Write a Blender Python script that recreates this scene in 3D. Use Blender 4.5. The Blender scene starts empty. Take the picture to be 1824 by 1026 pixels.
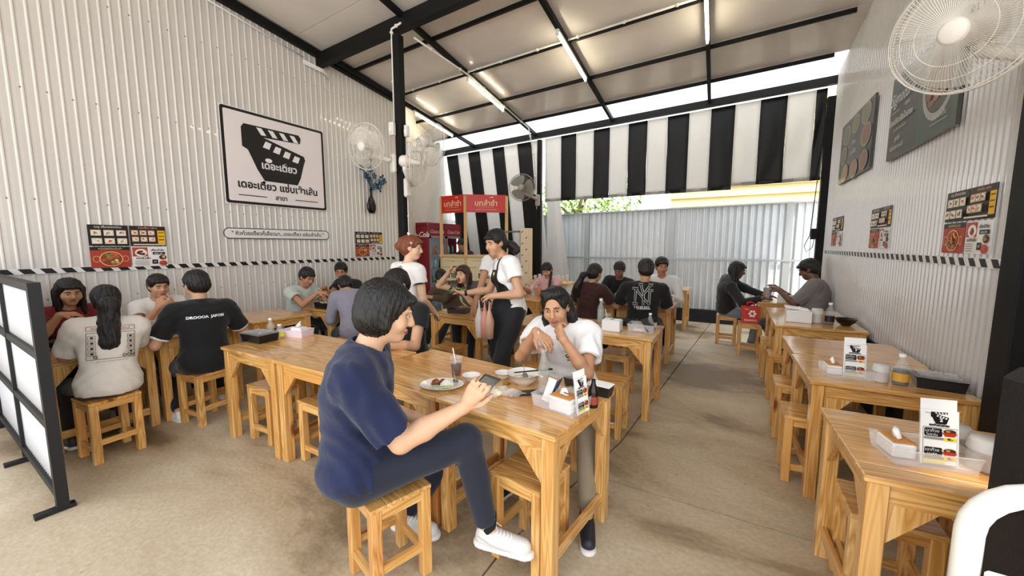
import bpy, bmesh, math, random
import numpy as np
from mathutils import Vector, Matrix, Euler, Quaternion
random.seed(7)
PI = math.pi
SC = bpy.context.scene
COL = SC.collection
# ------------------------------------------------------------------ camera, sky, sun, exposure
CAMH = 1.55
pitch = math.atan(76 / 690.0)
yaw = math.atan(393 * math.cos(pitch) / 690.0)
cd = bpy.data.cameras.new('camera'); co = bpy.data.objects.new('camera', cd); COL.objects.link(co)
cd.sensor_width = 36; cd.lens = 36 * 690 / 1824; cd.clip_start = 0.05; cd.clip_end = 300
co.location = (0, 0, CAMH); co.rotation_euler = (PI / 2 - pitch, 0, yaw)
SC.camera = co
SC.view_settings.view_transform = 'Standard'
SC.view_settings.look = 'None'
SC.view_settings.gamma = 1
SC.view_settings.use_curve_mapping = False
SC.view_settings.exposure = 0.70
wd = bpy.data.worlds.new('overcast'); SC.world = wd; wd.use_nodes = True
wn = wd.node_tree; wn.nodes.clear()
bg = wn.nodes.new('ShaderNodeBackground'); wo = wn.nodes.new('ShaderNodeOutputWorld')
tcw = wn.nodes.new('ShaderNodeTexCoord'); sx = wn.nodes.new('ShaderNodeSeparateXYZ'); rmp = wn.nodes.new('ShaderNodeValToRGB')
wn.links.new(tcw.outputs['Generated'], sx.inputs[0]); wn.links.new(sx.outputs['Z'], rmp.inputs[0])
rmp.color_ramp.elements[0].position = 0.0; rmp.color_ramp.elements[0].color = (.93, .95, .97, 1)
rmp.color_ramp.elements[1].position = 0.6; rmp.color_ramp.elements[1].color = (.80, .88, 1, 1)
wn.links.new(rmp.outputs[0], bg.inputs[0]); wn.links.new(bg.outputs[0], wo.inputs[0])
bg.inputs[1].default_value = 2.1
sl = bpy.data.lights.new('sun', 'SUN'); so = bpy.data.objects.new('sun', sl); COL.objects.link(so)
sl.energy = 3.2; sl.angle = math.radians(3); sl.color = (1, .95, .86)
so.rotation_euler = Vector((-0.25, 0.45, -1)).to_track_quat('-Z', 'Y').to_euler()
so.location = (3, -4, 12)
SC.cycles.max_bounces = 8; SC.cycles.diffuse_bounces = 5; SC.cycles.transparent_max_bounces = 24

# ------------------------------------------------------------------ helpers: materials
MATS = {}
def srgb(c):
    if isinstance(c, str):
        c = c.lstrip('#'); c = [int(c[i:i + 2], 16) / 255 for i in (0, 2, 4)]
    return tuple((v / 12.92 if v <= .04045 else ((v + .055) / 1.055) ** 2.4) for v in c[:3]) + (1,)
def mat(name, col=None, rough=.5, metal=0, spec=.5, trans=0, ior=1.45, emit=None, es=1, alpha=1, bump=None, var=None, coat=0, sss=0, sheen=0):
    """bump=(scale, strength, distortion-stretch xyz); var=(scale, amount) gives the thing's own mottling"""
    key = name
    if key in MATS: return MATS[key]
    m = bpy.data.materials.new(name); m.use_nodes = True; nt = m.node_tree; b = nt.nodes['Principled BSDF']
    c = srgb(col) if col is not None else (.8, .8, .8, 1)
    b.inputs['Base Color'].default_value = c; b.inputs['Roughness'].default_value = rough
    b.inputs['Metallic'].default_value = metal; b.inputs['Specular IOR Level'].default_value = spec
    b.inputs['Transmission Weight'].default_value = trans; b.inputs['IOR'].default_value = ior; b.inputs['Alpha'].default_value = alpha
    b.inputs['Coat Weight'].default_value = coat; b.inputs['Sheen Weight'].default_value = sheen
    if sss: b.inputs['Subsurface Weight'].default_value = sss; b.inputs['Subsurface Radius'].default_value = (.02, .008, .004); b.inputs['Subsurface Scale'].default_value = .6
    if emit: b.inputs['Emission Color'].default_value = srgb(emit); b.inputs['Emission Strength'].default_value = es
    tc = None
    if bump or var:
        tc = nt.nodes.new('ShaderNodeTexCoord')
    if var:
        n = nt.nodes.new('ShaderNodeTexNoise'); n.inputs['Scale'].default_value = var[0]; n.inputs['Detail'].default_value = 4
        nt.links.new(tc.outputs['Object'], n.inputs['Vector'])
        mr = nt.nodes.new('ShaderNodeMapRange'); mr.inputs['To Min'].default_value = 1 - var[1]; mr.inputs['To Max'].default_value = 1 + var[1]
        mr.inputs['From Min'].default_value = .3; mr.inputs['From Max'].default_value = .7
        mx = nt.nodes.new('ShaderNodeMix'); mx.data_type = 'RGBA'; mx.blend_type = 'MULTIPLY'; mx.inputs[0].default_value = 1
        mx.inputs[6].default_value = c
        nt.links.new(n.outputs[0], mr.inputs[0]); nt.links.new(mr.outputs[0], mx.inputs[7]); nt.links.new(mx.outputs[2], b.inputs['Base Color'])
    if bump:
        n = nt.nodes.new('ShaderNodeTexNoise'); n.inputs['Scale'].default_value = bump[0]; n.inputs['Detail'].default_value = 5
        v = tc.outputs['Object']
        if len(bump) > 2:
            mp = nt.nodes.new('ShaderNodeMapping'); mp.inputs['Scale'].default_value = bump[2]; nt.links.new(v, mp.inputs[0]); v = mp.outputs[0]
        nt.links.new(v, n.inputs['Vector'])
        bp = nt.nodes.new('ShaderNodeBump'); bp.inputs['Strength'].default_value = bump[1]; bp.inputs['Distance'].default_value = .01
        nt.links.new(n.outputs[0], bp.inputs['Height']); nt.links.new(bp.outputs[0], b.inputs['Normal'])
    MATS[key] = m
    return m
def wood(axis, dark=0):
    """varnished pine with the grain along one local axis, each piece its own tone and knots"""
    key = 'varnished_pine_' + 'xyz'[axis] + ('_dark' if dark else '')
    if key in MATS: return MATS[key]
    m = bpy.data.materials.new(key); m.use_nodes = True; nt = m.node_tree; N = nt.nodes.new; L = nt.links.new
    b = nt.nodes['Principled BSDF']
    tc = N('ShaderNodeTexCoord'); oi = N('ShaderNodeObjectInfo')
    off = N('ShaderNodeVectorMath'); off.operation = 'SCALE'; off.inputs[0].default_value = (7.3, 3.1, 5.7)
    L(oi.outputs['Random'], off.inputs['Scale'])
    ad = N('ShaderNodeVectorMath'); L(tc.outputs['Object'], ad.inputs[0]); L(off.outputs[0], ad.inputs[1])
    mp = N('ShaderNodeMapping'); s = [1, 1, 1]; s[axis] = .07; mp.inputs['Scale'].default_value = s
    L(ad.outputs[0], mp.inputs[0])
    n1 = N('ShaderNodeTexNoise'); n1.inputs['Scale'].default_value = 14; n1.inputs['Detail'].default_value = 2; n1.inputs['Distortion'].default_value = .6
    L(mp.outputs[0], n1.inputs['Vector'])
    w = N('ShaderNodeMath'); w.operation = 'MULTIPLY'; w.inputs[1].default_value = 9; L(n1.outputs[0], w.inputs[0])
    fr = N('ShaderNodeMath'); fr.operation = 'PINGPONG'; fr.inputs[1].default_value = .5; L(w.outputs[0], fr.inputs[0])
    r1 = N('ShaderNodeValToRGB'); e = r1.color_ramp.elements
    e[0].position = 0; e[0].color = srgb('#bd8a45'); e[1].position = .5; e[1].color = srgb('#e6c084')
    L(fr.outputs[0], r1.inputs[0])
    # broad tone patches
    n2 = N('ShaderNodeTexNoise'); n2.inputs['Scale'].default_value = 3.5; L(mp.outputs[0], n2.inputs['Vector'])
    mx = N('ShaderNodeMix'); mx.data_type = 'RGBA'; mx.blend_type = 'MIX'; mx.inputs[7].default_value = srgb('#d6a25c')
    mr = N('ShaderNodeMapRange'); mr.inputs['From Min'].default_value = .45; mr.inputs['From Max'].default_value = .7; mr.inputs['To Max'].default_value = .75
    L(n2.outputs[0], mr.inputs[0]); L(mr.outputs[0], mx.inputs[0]); L(r1.outputs[0], mx.inputs[6])
    # knots
    mk = N('ShaderNodeMapping'); s = [9, 9, 9]; s[axis] = 3.2; mk.inputs['Scale'].default_value = s; L(ad.outputs[0], mk.inputs[0])
    vo = N('ShaderNodeTexVoronoi'); vo.inputs['Scale'].default_value = 1; L(mk.outputs[0], vo.inputs['Vector'])
    sc_ = N('ShaderNodeSeparateColor'); L(vo.outputs['Color'], sc_.inputs[0])
    gt = N('ShaderNodeMath'); gt.operation = 'GREATER_THAN'; gt.inputs[1].default_value = .72; L(sc_.outputs[0], gt.inputs[0])
    kd = N('ShaderNodeMapRange'); kd.inputs['From Min'].default_value = .09; kd.inputs['From Max'].default_value = .24; kd.inputs['To Min'].default_value = 1; kd.inputs['To Max'].default_value = 0
    L(vo.outputs['Distance'], kd.inputs[0])
    km = N('ShaderNodeMath'); km.operation = 'MULTIPLY'; L(kd.outputs[0], km.inputs[0]); L(gt.outputs[0], km.inputs[1])
    mx2 = N('ShaderNodeMix'); mx2.data_type = 'RGBA'; mx2.inputs[7].default_value = srgb('#7a3a16'); L(km.outputs[0], mx2.inputs[0]); L(mx.outputs[2], mx2.inputs[6])
    # tone of this very piece
    pr = N('ShaderNodeValToRGB'); e = pr.color_ramp.elements
    e[0].position = 0; e[0].color = (1.0, .93, .80, 1); e[1].position = .8; e[1].color = (.98, .85, .66, 1)
    e2 = pr.color_ramp.elements.new(1.0); e2.color = (.80, .52, .32, 1)
    e3 = pr.color_ramp.elements.new(.92); e3.color = (.95, .78, .58, 1)
    wh = N('ShaderNodeTexWhiteNoise'); wh.noise_dimensions = '1D'; L(oi.outputs['Random'], wh.inputs['W']); L(wh.outputs[0], pr.inputs[0])
    mx3 = N('ShaderNodeMix'); mx3.data_type = 'RGBA'; mx3.blend_type = 'MULTIPLY'; mx3.inputs[0].default_value = 1
    L(mx2.outputs[2], mx3.inputs[6]); L(pr.outputs[0], mx3.inputs[7])
    L(mx3.outputs[2], b.inputs['Base Color'])
    b.inputs['Roughness'].default_value = .32; b.inputs['Coat Weight'].default_value = .8; b.inputs['Coat Roughness'].default_value = .10
    MATS[key] = m; return m
def hexm(c, rough=.5):
    return mat('print_' + c.lstrip('#').lower() + ('' if rough == .5 else '_r%d' % int(rough * 100)), c, rough)

# ------------------------------------------------------------------ helpers: objects
def link(name, me, parent=None, loc=None, rot=None):
    o = bpy.data.objects.new(name, me); COL.objects.link(o)
    if parent is not None: o.parent = parent
    if loc is not None: o.location = loc
    if rot is not None: o.rotation_euler = rot
    return o
def tag(o, label=None, cat=None, group=None, kind=None):
    if label: o['label'] = label
    if cat: o['category'] = cat
    if group: o['group'] = group
    if kind: o['kind'] = kind
    return o
def thing(name, label, cat, loc=(0, 0, 0), rz=0, group=None):
    o = link(name, None, None, loc, (0, 0, rz)); o.empty_display_size = .1
    return tag(o, label, cat, group)
def copy_tree(o, parent=None):
    c = o.copy(); COL.objects.link(c)
    if parent is not None: c.parent = parent
    for ch in list(o.children): copy_tree(ch, c)
    return c
class MB:
    """collects shapes into ONE mesh, several materials allowed"""
    def __init__(s): s.v = []; s.f = []; s.mi = []; s.mats = []; s.sm = []
    def m(s, material):
        if material not in s.mats: s.mats.append(material)
        return s.mats.index(material)
    def add(s, vs, fs, material, smooth=False, M=None):
        k = len(s.v); i = s.m(material)
        if M is not None: vs = [tuple(M @ Vector(v)) for v in vs]
        s.v += [tuple(v) for v in vs]
        for f in fs: s.f.append([q + k for q in f]); s.mi.append(i); s.sm.append(smooth)
        return s
    def box(s, c, d, material, M=None, bev=0):
        x, y, z = c; a, b, e = d[0] / 2, d[1] / 2, d[2] / 2
        if bev:
            r = min(bev, a * .9, b * .9, e * .9); vs = []; idx = {}
            for i in (-1, 1):
                for j in (-1, 1):
                    for k in (-1, 1):
                        for ax in range(3):
                            o = [a, b, e]; p = [o[0] - (r if ax != 0 else 0), o[1] - (r if ax != 1 else 0), o[2] - (r if ax != 2 else 0)]
                            idx[(i, j, k, ax)] = len(vs); vs.append((x + i * p[0], y + j * p[1], z + k * p[2]))
            fs = []
            for t in (-1, 1):
                fs.append([idx[(t, -1, -1, 0)], idx[(t, 1, -1, 0)], idx[(t, 1, 1, 0)], idx[(t, -1, 1, 0)]][::t])
                fs.append([idx[(-1, t, -1, 1)], idx[(1, t, -1, 1)], idx[(1, t, 1, 1)], idx[(-1, t, 1, 1)]][::-t])
                fs.append([idx[(-1, -1, t, 2)], idx[(1, -1, t, 2)], idx[(1, 1, t, 2)], idx[(-1, 1, t, 2)]][::t])
            for i in (-1, 1):
                for j in (-1, 1):
                    fs.append([idx[(i, j, -1, 0)], idx[(i, j, 1, 0)], idx[(i, j, 1, 1)], idx[(i, j, -1, 1)]])
                    fs.append([idx[(i, -1, j, 0)], idx[(i, 1, j, 0)], idx[(i, 1, j, 2)], idx[(i, -1, j, 2)]])
                    fs.append([idx[(-1, i, j, 1)], idx[(1, i, j, 1)], idx[(1, i, j, 2)], idx[(-1, i, j, 2)]])
                    for k in (-1, 1): fs.append([idx[(i, j, k, 0)], idx[(i, j, k, 1)], idx[(i, j, k, 2)]])
            return s.add(vs, fs, material, False, M)
        vs = [(x + i * a, y + j * b, z + k * e) for i in (-1, 1) for j in (-1, 1) for k in (-1, 1)]
        return s.add(vs, [(0, 1, 3, 2), (4, 6, 7, 5), (0, 4, 5, 1), (2, 3, 7, 6), (0, 2, 6, 4), (1, 5, 7, 3)], material, False, M)
    def prism(s, pts, z0, z1, material, M=None):
        """polygon in xy extruded along z"""
        n = len(pts); vs = [(p[0], p[1], z0) for p in pts] + [(p[0], p[1], z1) for p in pts]
        return s.add(vs, [list(range(n))[::-1], list(range(n, 2 * n))] + [(i, (i + 1) % n, n + (i + 1) % n, n + i) for i in range(n)], material, False, M)
    def lathe(s, prof, material, seg=20, c=(0, 0, 0), M=None, smooth=True, sx=1, sy=1):
        n = len(prof); vs = []
        for i in range(seg):
            a = 2 * PI * i / seg
            for r, z in prof: vs.append((c[0] + r * math.cos(a) * sx, c[1] + r * math.sin(a) * sy, c[2] + z))
        fs = [(i * n + j, ((i + 1) % seg) * n + j, ((i + 1) % seg) * n + j + 1, i * n + j + 1) for i in range(seg) for j in range(n - 1)]
        return s.add(vs, fs, material, smooth, M)
    def tube(s, pts, r, material, seg=8, closed=False, M=None, cap=True):
        pts = [Vector(p) for p in pts]; n = len(pts); vs = []; rr = r if isinstance(r, (list, tuple)) else [r] * n
        up = None
        for i, p in enumerate(pts):
            if closed: t = (pts[(i + 1) % n] - pts[i - 1])
            else: t = pts[min(i + 1, n - 1)] - pts[max(i - 1, 0)]
            t = t.normalized() if t.length > 1e-9 else Vector((0, 0, 1))
            if up is None: up = Vector((0, 0, 1)) if abs(t.z) < .9 else Vector((1, 0, 0))
            a = t.cross(up); a = a.normalized() if a.length > 1e-6 else t.orthogonal().normalized(); b = t.cross(a); up = -b if b.dot(up) < 0 else b
            b = up
            for k in range(seg):
                w = 2 * PI * k / seg; vs.append(p + (a * math.cos(w) + b * math.sin(w)) * rr[i])
        fs = []; m = n if closed else n - 1
        for i in range(m):
            for k in range(seg):
                fs.append((i * seg + k, i * seg + (k + 1) % seg, ((i + 1) % n) * seg + (k + 1) % seg, ((i + 1) % n) * seg + k))
        if cap and not closed: fs += [list(range(seg))[::-1], [(n - 1) * seg + k for k in range(seg)]]
        return s.add([tuple(v) for v in vs], fs, material, seg > 5, M)
    def build(s, name, parent=None, loc=None, rot=None, fix=True):
        me = bpy.data.meshes.new(name); me.from_pydata(s.v, [], s.f)
        for q in s.mats: me.materials.append(q)
        me.polygons.foreach_set('material_index', s.mi); me.polygons.foreach_set('use_smooth', s.sm); me.update()
        if fix:
            bm = bmesh.new(); bm.from_mesh(me); bmesh.ops.recalc_face_normals(bm, faces=bm.faces); bm.to_mesh(me); bm.free()
        return link(name, me, parent, loc, rot)
def frame_mat(origin, xdir, ydir):
    x = Vector(xdir).normalized(); z = x.cross(Vector(ydir)).normalized(); y = z.cross(x)
    return Matrix.Translation(Vector(origin)) @ Matrix((x, y, z)).transposed().to_4x4()
_tcache = {}
def text_polys(body, size, align='CENTER', shear=0, bold=0):
    key = (body, size, align, shear, bold)
    if key in _tcache: return _tcache[key]
    cu = bpy.data.curves.new('t', 'FONT'); cu.body = body; cu.size = size; cu.align_x = align; cu.shear = shear; cu.resolution_u = 2; cu.offset = bold
    o = bpy.data.objects.new('t', cu); COL.objects.link(o)
    dg = bpy.context.evaluated_depsgraph_get(); me = bpy.data.meshes.new_from_object(o.evaluated_get(dg))
    r = ([tuple(v.co) for v in me.vertices], [list(p.vertices) for p in me.polygons])
    bpy.data.objects.remove(o); bpy.data.curves.remove(cu); bpy.data.meshes.remove(me)
    _tcache[key] = r; return r
class Art:
    """flat print: layers of coloured shapes in the xy plane, each a hair above the last"""
    def __init__(s, mb=None, M=None, step=.0004, z=.0006, rough=.5): s.mb = mb or MB(); s.M = M; s.z = z; s.step = step; s.rough = rough
    def poly(s, pts, c):
        s.mb.add([(x, y, s.z) for x, y in pts], [list(range(len(pts)))], hexm(c, s.rough), False, s.M); s.z += s.step; return s
    def rect(s, x, y, w, h, c): return s.poly([(x - w / 2, y - h / 2), (x + w / 2, y - h / 2), (x + w / 2, y + h / 2), (x - w / 2, y + h / 2)], c)
    def ell(s, x, y, a, b, c, n=18): return s.poly([(x + a * math.cos(2 * PI * i / n), y + b * math.sin(2 * PI * i / n)) for i in range(n)], c)
    def rrect(s, x, y, w, h, r, c, n=5):
        p = []
        for cx, cy, a0 in ((x + w / 2 - r, y + h / 2 - r, 0), (x - w / 2 + r, y + h / 2 - r, 90), (x - w / 2 + r, y - h / 2 + r, 180), (x + w / 2 - r, y - h / 2 + r, 270)):
            for i in range(n + 1):
                a = math.radians(a0 + 90 * i / n); p.append((cx + r * math.cos(a), cy + r * math.sin(a)))
        return s.poly(p, c)
    def text(s, body, x, y, size, c, align='CENTER', shear=0, rot=0, bold=0, sx=1):
        vs, fs = text_polys(body, size, align, shear, bold); ca, sa = math.cos(rot), math.sin(rot)
        s.mb.add([(x + v[0] * sx * ca - v[1] * sa, y + v[0] * sx * sa + v[1] * ca, s.z) for v in vs], fs, hexm(c, s.rough), False, s.M); s.z += s.step; return s

W0 = lambda: wood(0); W1 = lambda: wood(1); W2 = lambda: wood(2)
black_steel = mat('black_painted_steel', '#0d0c0c', .6, spec=.3)
white_plastic = mat('white_plastic', '#e9e6df', .35)
# ------------------------------------------------------------------ the setting
XL = -5.4; XR = 1.2
SL = -.042                                  # the roof frame and back wall run a little askew of the side walls
def zr(x, y): return 4.344 + .012 * (x + 5.4) - .113 * (y - 3.71)
def rib_sheet(name, p0, p1, zf0, zf1, pitch_, h, material, parent=None, flat=.7, zbase=0.0, kind='structure', slot=None):
    """ribbed steel sheet between two plan points; the rib stands off the plane to the left of p0->p1"""
    p0 = Vector(p0); p1 = Vector(p1); L = (p1 - p0).length; d = (p1 - p0) / L; n = Vector((-d.y, d.x))
    prof = []; k = int(L / pitch_)
    for i in range(k):
        b = i * pitch_; f = pitch_ * flat; r = pitch_ * (1 - flat)
        prof += [(b, 0), (b + f * .5, h * .12), (b + f, 0), (b + f + r * .22, h), (b + f + r * .6, h)]
    prof.append((k * pitch_, 0))
    vs = []; fs = []
    for s_, o_ in prof:
        q = p0 + d * s_ + n * o_; vs.append((q.x, q.y, zf0(q.x, q.y))); vs.append((q.x, q.y, zf1(q.x, q.y)))
    for i in range(len(prof) - 1): fs.append((2 * i, 2 * i + 2, 2 * i + 3, 2 * i + 1))
    mb = MB(); mb.add(vs, fs, material, False)
    q0 = p0 - n * .02; q1 = p1 - n * .02
    mb.add([(q0.x, q0.y, zf0(q0.x, q0.y)), (q1.x, q1.y, zf0(q1.x, q1.y)), (q1.x, q1.y, zf1(q1.x, q1.y)), (q0.x, q0.y, zf1(q0.x, q0.y))], [(0, 1, 2, 3)], material)
    o = mb.build(name, parent, fix=False)
    if kind: o['kind'] = kind
    return o
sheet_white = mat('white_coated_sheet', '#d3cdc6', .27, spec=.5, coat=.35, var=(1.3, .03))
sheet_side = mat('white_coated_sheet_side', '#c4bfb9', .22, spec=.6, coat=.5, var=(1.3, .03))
z0f = lambda x, y: 0.0
zt = lambda x, y: zr(x, y) + .02
rib_sheet('wall_left', (XL, 5.35), (XL, -1.2), z0f, zt, .077, .009, sheet_white)
rib_sheet('wall_left_rear', (-6.62, 8.42), (XL - .0, 5.3), z0f, zt, .077, .009, sheet_white)
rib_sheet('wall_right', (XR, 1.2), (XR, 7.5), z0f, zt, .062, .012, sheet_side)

# concrete floor: base with four cast slabs, joints between them recessed
def concrete():
    m = bpy.data.materials.new('worn_concrete'); m.use_nodes = True; nt = m.node_tree; N = nt.nodes.new; L = nt.links.new; b = nt.nodes['Principled BSDF']
    tc = N('ShaderNodeTexCoord')
    mp = N('ShaderNodeMapping'); mp.inputs['Scale'].default_value = (.55, 1, 1); L(tc.outputs['Object'], mp.inputs[0])
    n1 = N('ShaderNodeTexNoise'); n1.inputs['Scale'].default_value = 1.1; n1.inputs['Detail'].default_value = 9; n1.inputs['Roughness'].default_value = .62; n1.inputs['Distortion'].default_value = .5
    L(mp.outputs[0], n1.inputs['Vector'])
    r1 = N('ShaderNodeValToRGB'); e = r1.color_ramp.elements
    e[0].position = .38; e[0].color = srgb('#7f6c53'); e[1].position = .62; e[1].color = srgb('#cabba1')
    x = r1.color_ramp.elements.new(.47); x.color = srgb('#b09c7e')
    L(n1.outputs[0], r1.inputs[0])
    n2 = N('ShaderNodeTexNoise'); n2.inputs['Scale'].default_value = 38; n2.inputs['Detail'].default_value = 6; L(tc.outputs['Object'], n2.inputs['Vector'])
    mr = N('ShaderNodeMapRange'); mr.inputs['From Min'].default_value = .3; mr.inputs['From Max'].default_value = .7; mr.inputs['To Min'].default_value = .88; mr.inputs['To Max'].default_value = 1.1
    L(n2.outputs[0], mr.inputs[0])
    mx = N('ShaderNodeMix'); mx.data_type = 'RGBA'; mx.blend_type = 'MULTIPLY'; mx.inputs[0].default_value = 1; L(r1.outputs[0], mx.inputs[6]); L(mr.outputs[0], mx.inputs[7])
    # small dark spots
    n3 = N('ShaderNodeTexVoronoi'); n3.inputs['Scale'].default_value = 5.5; n3.inputs['Randomness'].default_value = 1; L(tc.outputs['Object'], n3.inputs['Vector'])
    k = N('ShaderNodeMapRange'); k.inputs['From Min'].default_value = .02; k.inputs['From Max'].default_value = .06; k.inputs['To Min'].default_value = .55; k.inputs['To Max'].default_value = 0; L(n3.outputs['Distance'], k.inputs[0])
    mx2 = N('ShaderNodeMix'); mx2.data_type = 'RGBA'; mx2.inputs[7].default_value = srgb('#4d4032'); L(k.outputs[0], mx2.inputs[0]); L(mx.outputs[2], mx2.inputs[6])
    L(mx2.outputs[2], b.inputs['Base Color'])
    rr = N('ShaderNodeMapRange'); rr.inputs['To Min'].default_value = .38; rr.inputs['To Max'].default_value = .75; L(n1.outputs[0], rr.inputs[0]); L(rr.outputs[0], b.inputs['Roughness'])
    bp = N('ShaderNodeBump'); bp.inputs['Strength'].default_value = .25; bp.inputs['Distance'].default_value = .01; L(n2.outputs[0], bp.inputs['Height']); L(bp.outputs[0], b.inputs['Normal'])
    return m
conc = concrete()
mb = MB(); mb.box((-2, 3, -.09), (16, 20, .1), mat('joint_dirt', '#3a332b', .9)); fl = mb.build('floor'); fl['kind'] = 'structure'
def jx(y): return -1.08 + .105 * y          # the long joint down the aisle
JX = [(-1.10, -7.0), (-.94, 1.6), (-.69, 2.95), (-.47, 6.2), (-.3, 8.6)]
def slab(pts, z=-.04, t=0.0):
    m = MB(); m.prism(pts, z, t, conc); return m.build('slab', fl)
g = .006
left_edge = [(x - g, y) for x, y in JX]; right_edge = [(x + g, y) for x, y in JX]
def cutx(edge, y):
    for (x0, y0), (x1, y1) in zip(edge, edge[1:]):
        if y0 <= y <= y1: return x0 + (x1 - x0) * (y - y0) / (y1 - y0)
YJ = 2.42
slab([(-10, -7), (cutx(left_edge, -7), -7), (-.94 - g, 1.6), (-.69 - g, 2.95), (-.47 - g, 6.2), (-.3 - g, 8.6), (-10, 8.6)])
slab([(cutx(right_edge, -7), -7), (5, -7), (5, YJ - g), (cutx(right_edge, YJ - g), YJ - g), (-.94 + g, 1.6)])
slab([(cutx(right_edge, YJ + g), YJ + g), (5, YJ + g), (5, 8.6), (-.3 + g, 8.6), (-.47 + g, 6.2), (-.69 + g, 2.95)])

# ceiling: foil-faced roof sheets above black steel
foil = mat('foil_faced_ceiling', '#e2dcd6', .36, metal=.0, coat=.4, bump=(5, .12), var=(2.2, .05))
def roofpt(x, y, dz=0): yy = y + SL * x; return (x - SL * 0 + (-.03) * (y - 4) , yy, zr(x, yy) + dz)
rows = [-3.0, -1.2, -.3, .58, 1.46, 2.34, 3.22, 4.11, 4.99, 5.95, 6.90]
mbc = MB(); ceil_root = None
xs = [-6.9, -5.27, -3.65, -2.0, -.36, 1.5]
vs = []; fs = []
for i, y in enumerate(rows):
    for x in (-7.2, 1.6): vs.append(roofpt(x, y, .045)); 
for i in range(len(rows) - 1): fs.append((2 * i, 2 * i + 1, 2 * i + 3, 2 * i + 2))
mbc.add(vs, fs, foil); ceil_root = mbc.build('ceiling', fix=False); ceil_root['kind'] = 'structure'
for i in range(len(rows) - 1):
    for x0, x1 in zip(xs, xs[1:]):
        m = MB(); a, b = rows[i], rows[i + 1]; e = .004
        q = [roofpt(x0 + e, a + e, .02), roofpt(x1 - e, a + e, .02), roofpt(x1 - e, b - e, .02), roofpt(x0 + e, b - e, .02)]
        m.add(q + [(v[0], v[1], v[2] + .02) for v in q], [(0, 1, 2, 3), (4, 7, 6, 5), (0, 4, 5, 1), (1, 5, 6, 2), (2, 6, 7, 3), (3, 7, 4, 0)], foil)
        m.build('ceiling_panel', ceil_root)
# translucent eave strip between the last purlin and the header
eave = mat('translucent_eave_sheet', '#f4f2ee', .5)
nt = eave.node_tree; b_ = nt.nodes['Principled BSDF']; tl = nt.nodes.new('ShaderNodeBsdfTranslucent'); tl.inputs[0].default_value = (.93, .93, .92, 1)
mxs = nt.nodes.new('ShaderNodeMixShader'); mxs.inputs[0].default_value = .6
nt.links.new(b_.outputs[0], mxs.inputs[1]); nt.links.new(tl.outputs[0], mxs.inputs[2]); nt.links.new(mxs.outputs[0], nt.nodes['Material Output'].inputs[0])
m = MB()
for x0, x1 in zip(xs, xs[1:]):
    m.add([roofpt(x0 + .004, 6.90, .03), roofpt(x1 - .004, 6.90, .03), roofpt(x1 - .004, 8.1, .03), roofpt(x0 + .004, 8.1, .03)], [(0, 1, 2, 3)], eave)
o = m.build('ceiling_eave', fix=False); o['kind'] = 'structure'
def beam(name, a, b, w, h, drop=0, label=None, mat_=None, parent=None):
    """box section from a to b hung under the roof"""
    a = Vector(a); b = Vector(b); d = (b - a); L = d.length; x = d / L
    M = frame_mat((a + b) / 2 - Vector((0, 0, h / 2 + drop)), x, Vector((-x.y, x.x, 0)))
    m = MB(); m.box((0, 0, 0), (L, w, h), mat_ or black_steel, M=M); o = m.build(name, parent); return o
roofset = []
for y in [.58, 1.46, 2.34, 4.11, 4.99, 5.95, 6.86]:
    x0 = XL if y < 5.3 else -6.2
    beam('trim_purlin', roofpt(x0, y), roofpt(1.12 if y > 2.4 else 1.5, y), .034, .045)['kind'] = 'structure'
beam('trim_main_beam', roofpt(-5.62, 3.59), roofpt(1.3, 3.59), .10, .17, .03)['kind'] = 'structure'
for x in (-5.27, -3.65, -2.0, -.36):
    beam('trim_rafter', roofpt(x, 3.6 if x < -5 else -1.5), roofpt(x, 7.5), .048, .07, .01)['kind'] = 'structure'
# eave beam along the left wall
beam('trim_eave_beam', (XL + .05, -1.2, zr(XL, -1.2)), (XL + .05, 5.35, zr(XL, 5.35)), .07, .10, .0)['kind'] = 'structure'
# white conduit along third rafter / purlin
conduit = mat('white_conduit', '#e8e4dd', .4)
def pipe(name, pts, r, label, cat='conduit', m_=None, clips=True):
    m = MB(); m.tube(pts, r, m_ or conduit, 8)
    if clips:
        for a, b in zip(pts, pts[1:]):
            a = Vector(a); b = Vector(b); n = max(1, int((b - a).length / .55))
            for i in range(n): m.tube([a.lerp(b, (i + .5) / n) - (b - a).normalized() * .012, a.lerp(b, (i + .5) / n) + (b - a).normalized() * .012], r * 1.7, m_ or conduit, 8)
    return tag(m.build(name), label, cat)
# column with square section, holding the beam
CX, CY = -3.735, 3.735
m = MB(); m.box((CX, CY, 2.06), (.10, .10, 4.12), black_steel, bev=.006); m.box((CX, CY, .01), (.2, .2, .02), black_steel); m.build('trim_column')['kind'] = 'structure'
# rear header, posts, kerb
def back(x, d=0): return 7.51 + SL * x + d
hz = lambda x: zr(x, back(x)) - .02
beam('trim_header', (-6.4, back(-6.4), zr(-6.4, back(-6.4)) - .01), (XR, back(XR), zr(XR, back(XR)) - .01), .09, .11)['kind'] = 'structure'
m = MB(); m.box((-3.66, back(-3.66), 1.88), (.09, .09, 3.76), black_steel, bev=.005); m.build('trim_rear_post')['kind'] = 'structure'
m = MB(); m.box((XR - .05, back(XR - .05) - .02, 1.85), (.11, .10, 3.7), black_steel, bev=.005); m.build('trim_rear_post_right')['kind'] = 'structure'
m = MB(); m.box((XR + .04, 2.72, 2.2), (.22, .16, 4.4), black_steel, bev=.008); m.build('trim_right_column')['kind'] = 'structure'
m = MB(); m.box((-2.6, 8.66, .12), (9.0, .12, .27), mat('black_kerb', '#17171a', .6)); m.build('trim_kerb')['kind'] = 'structure'
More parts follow.
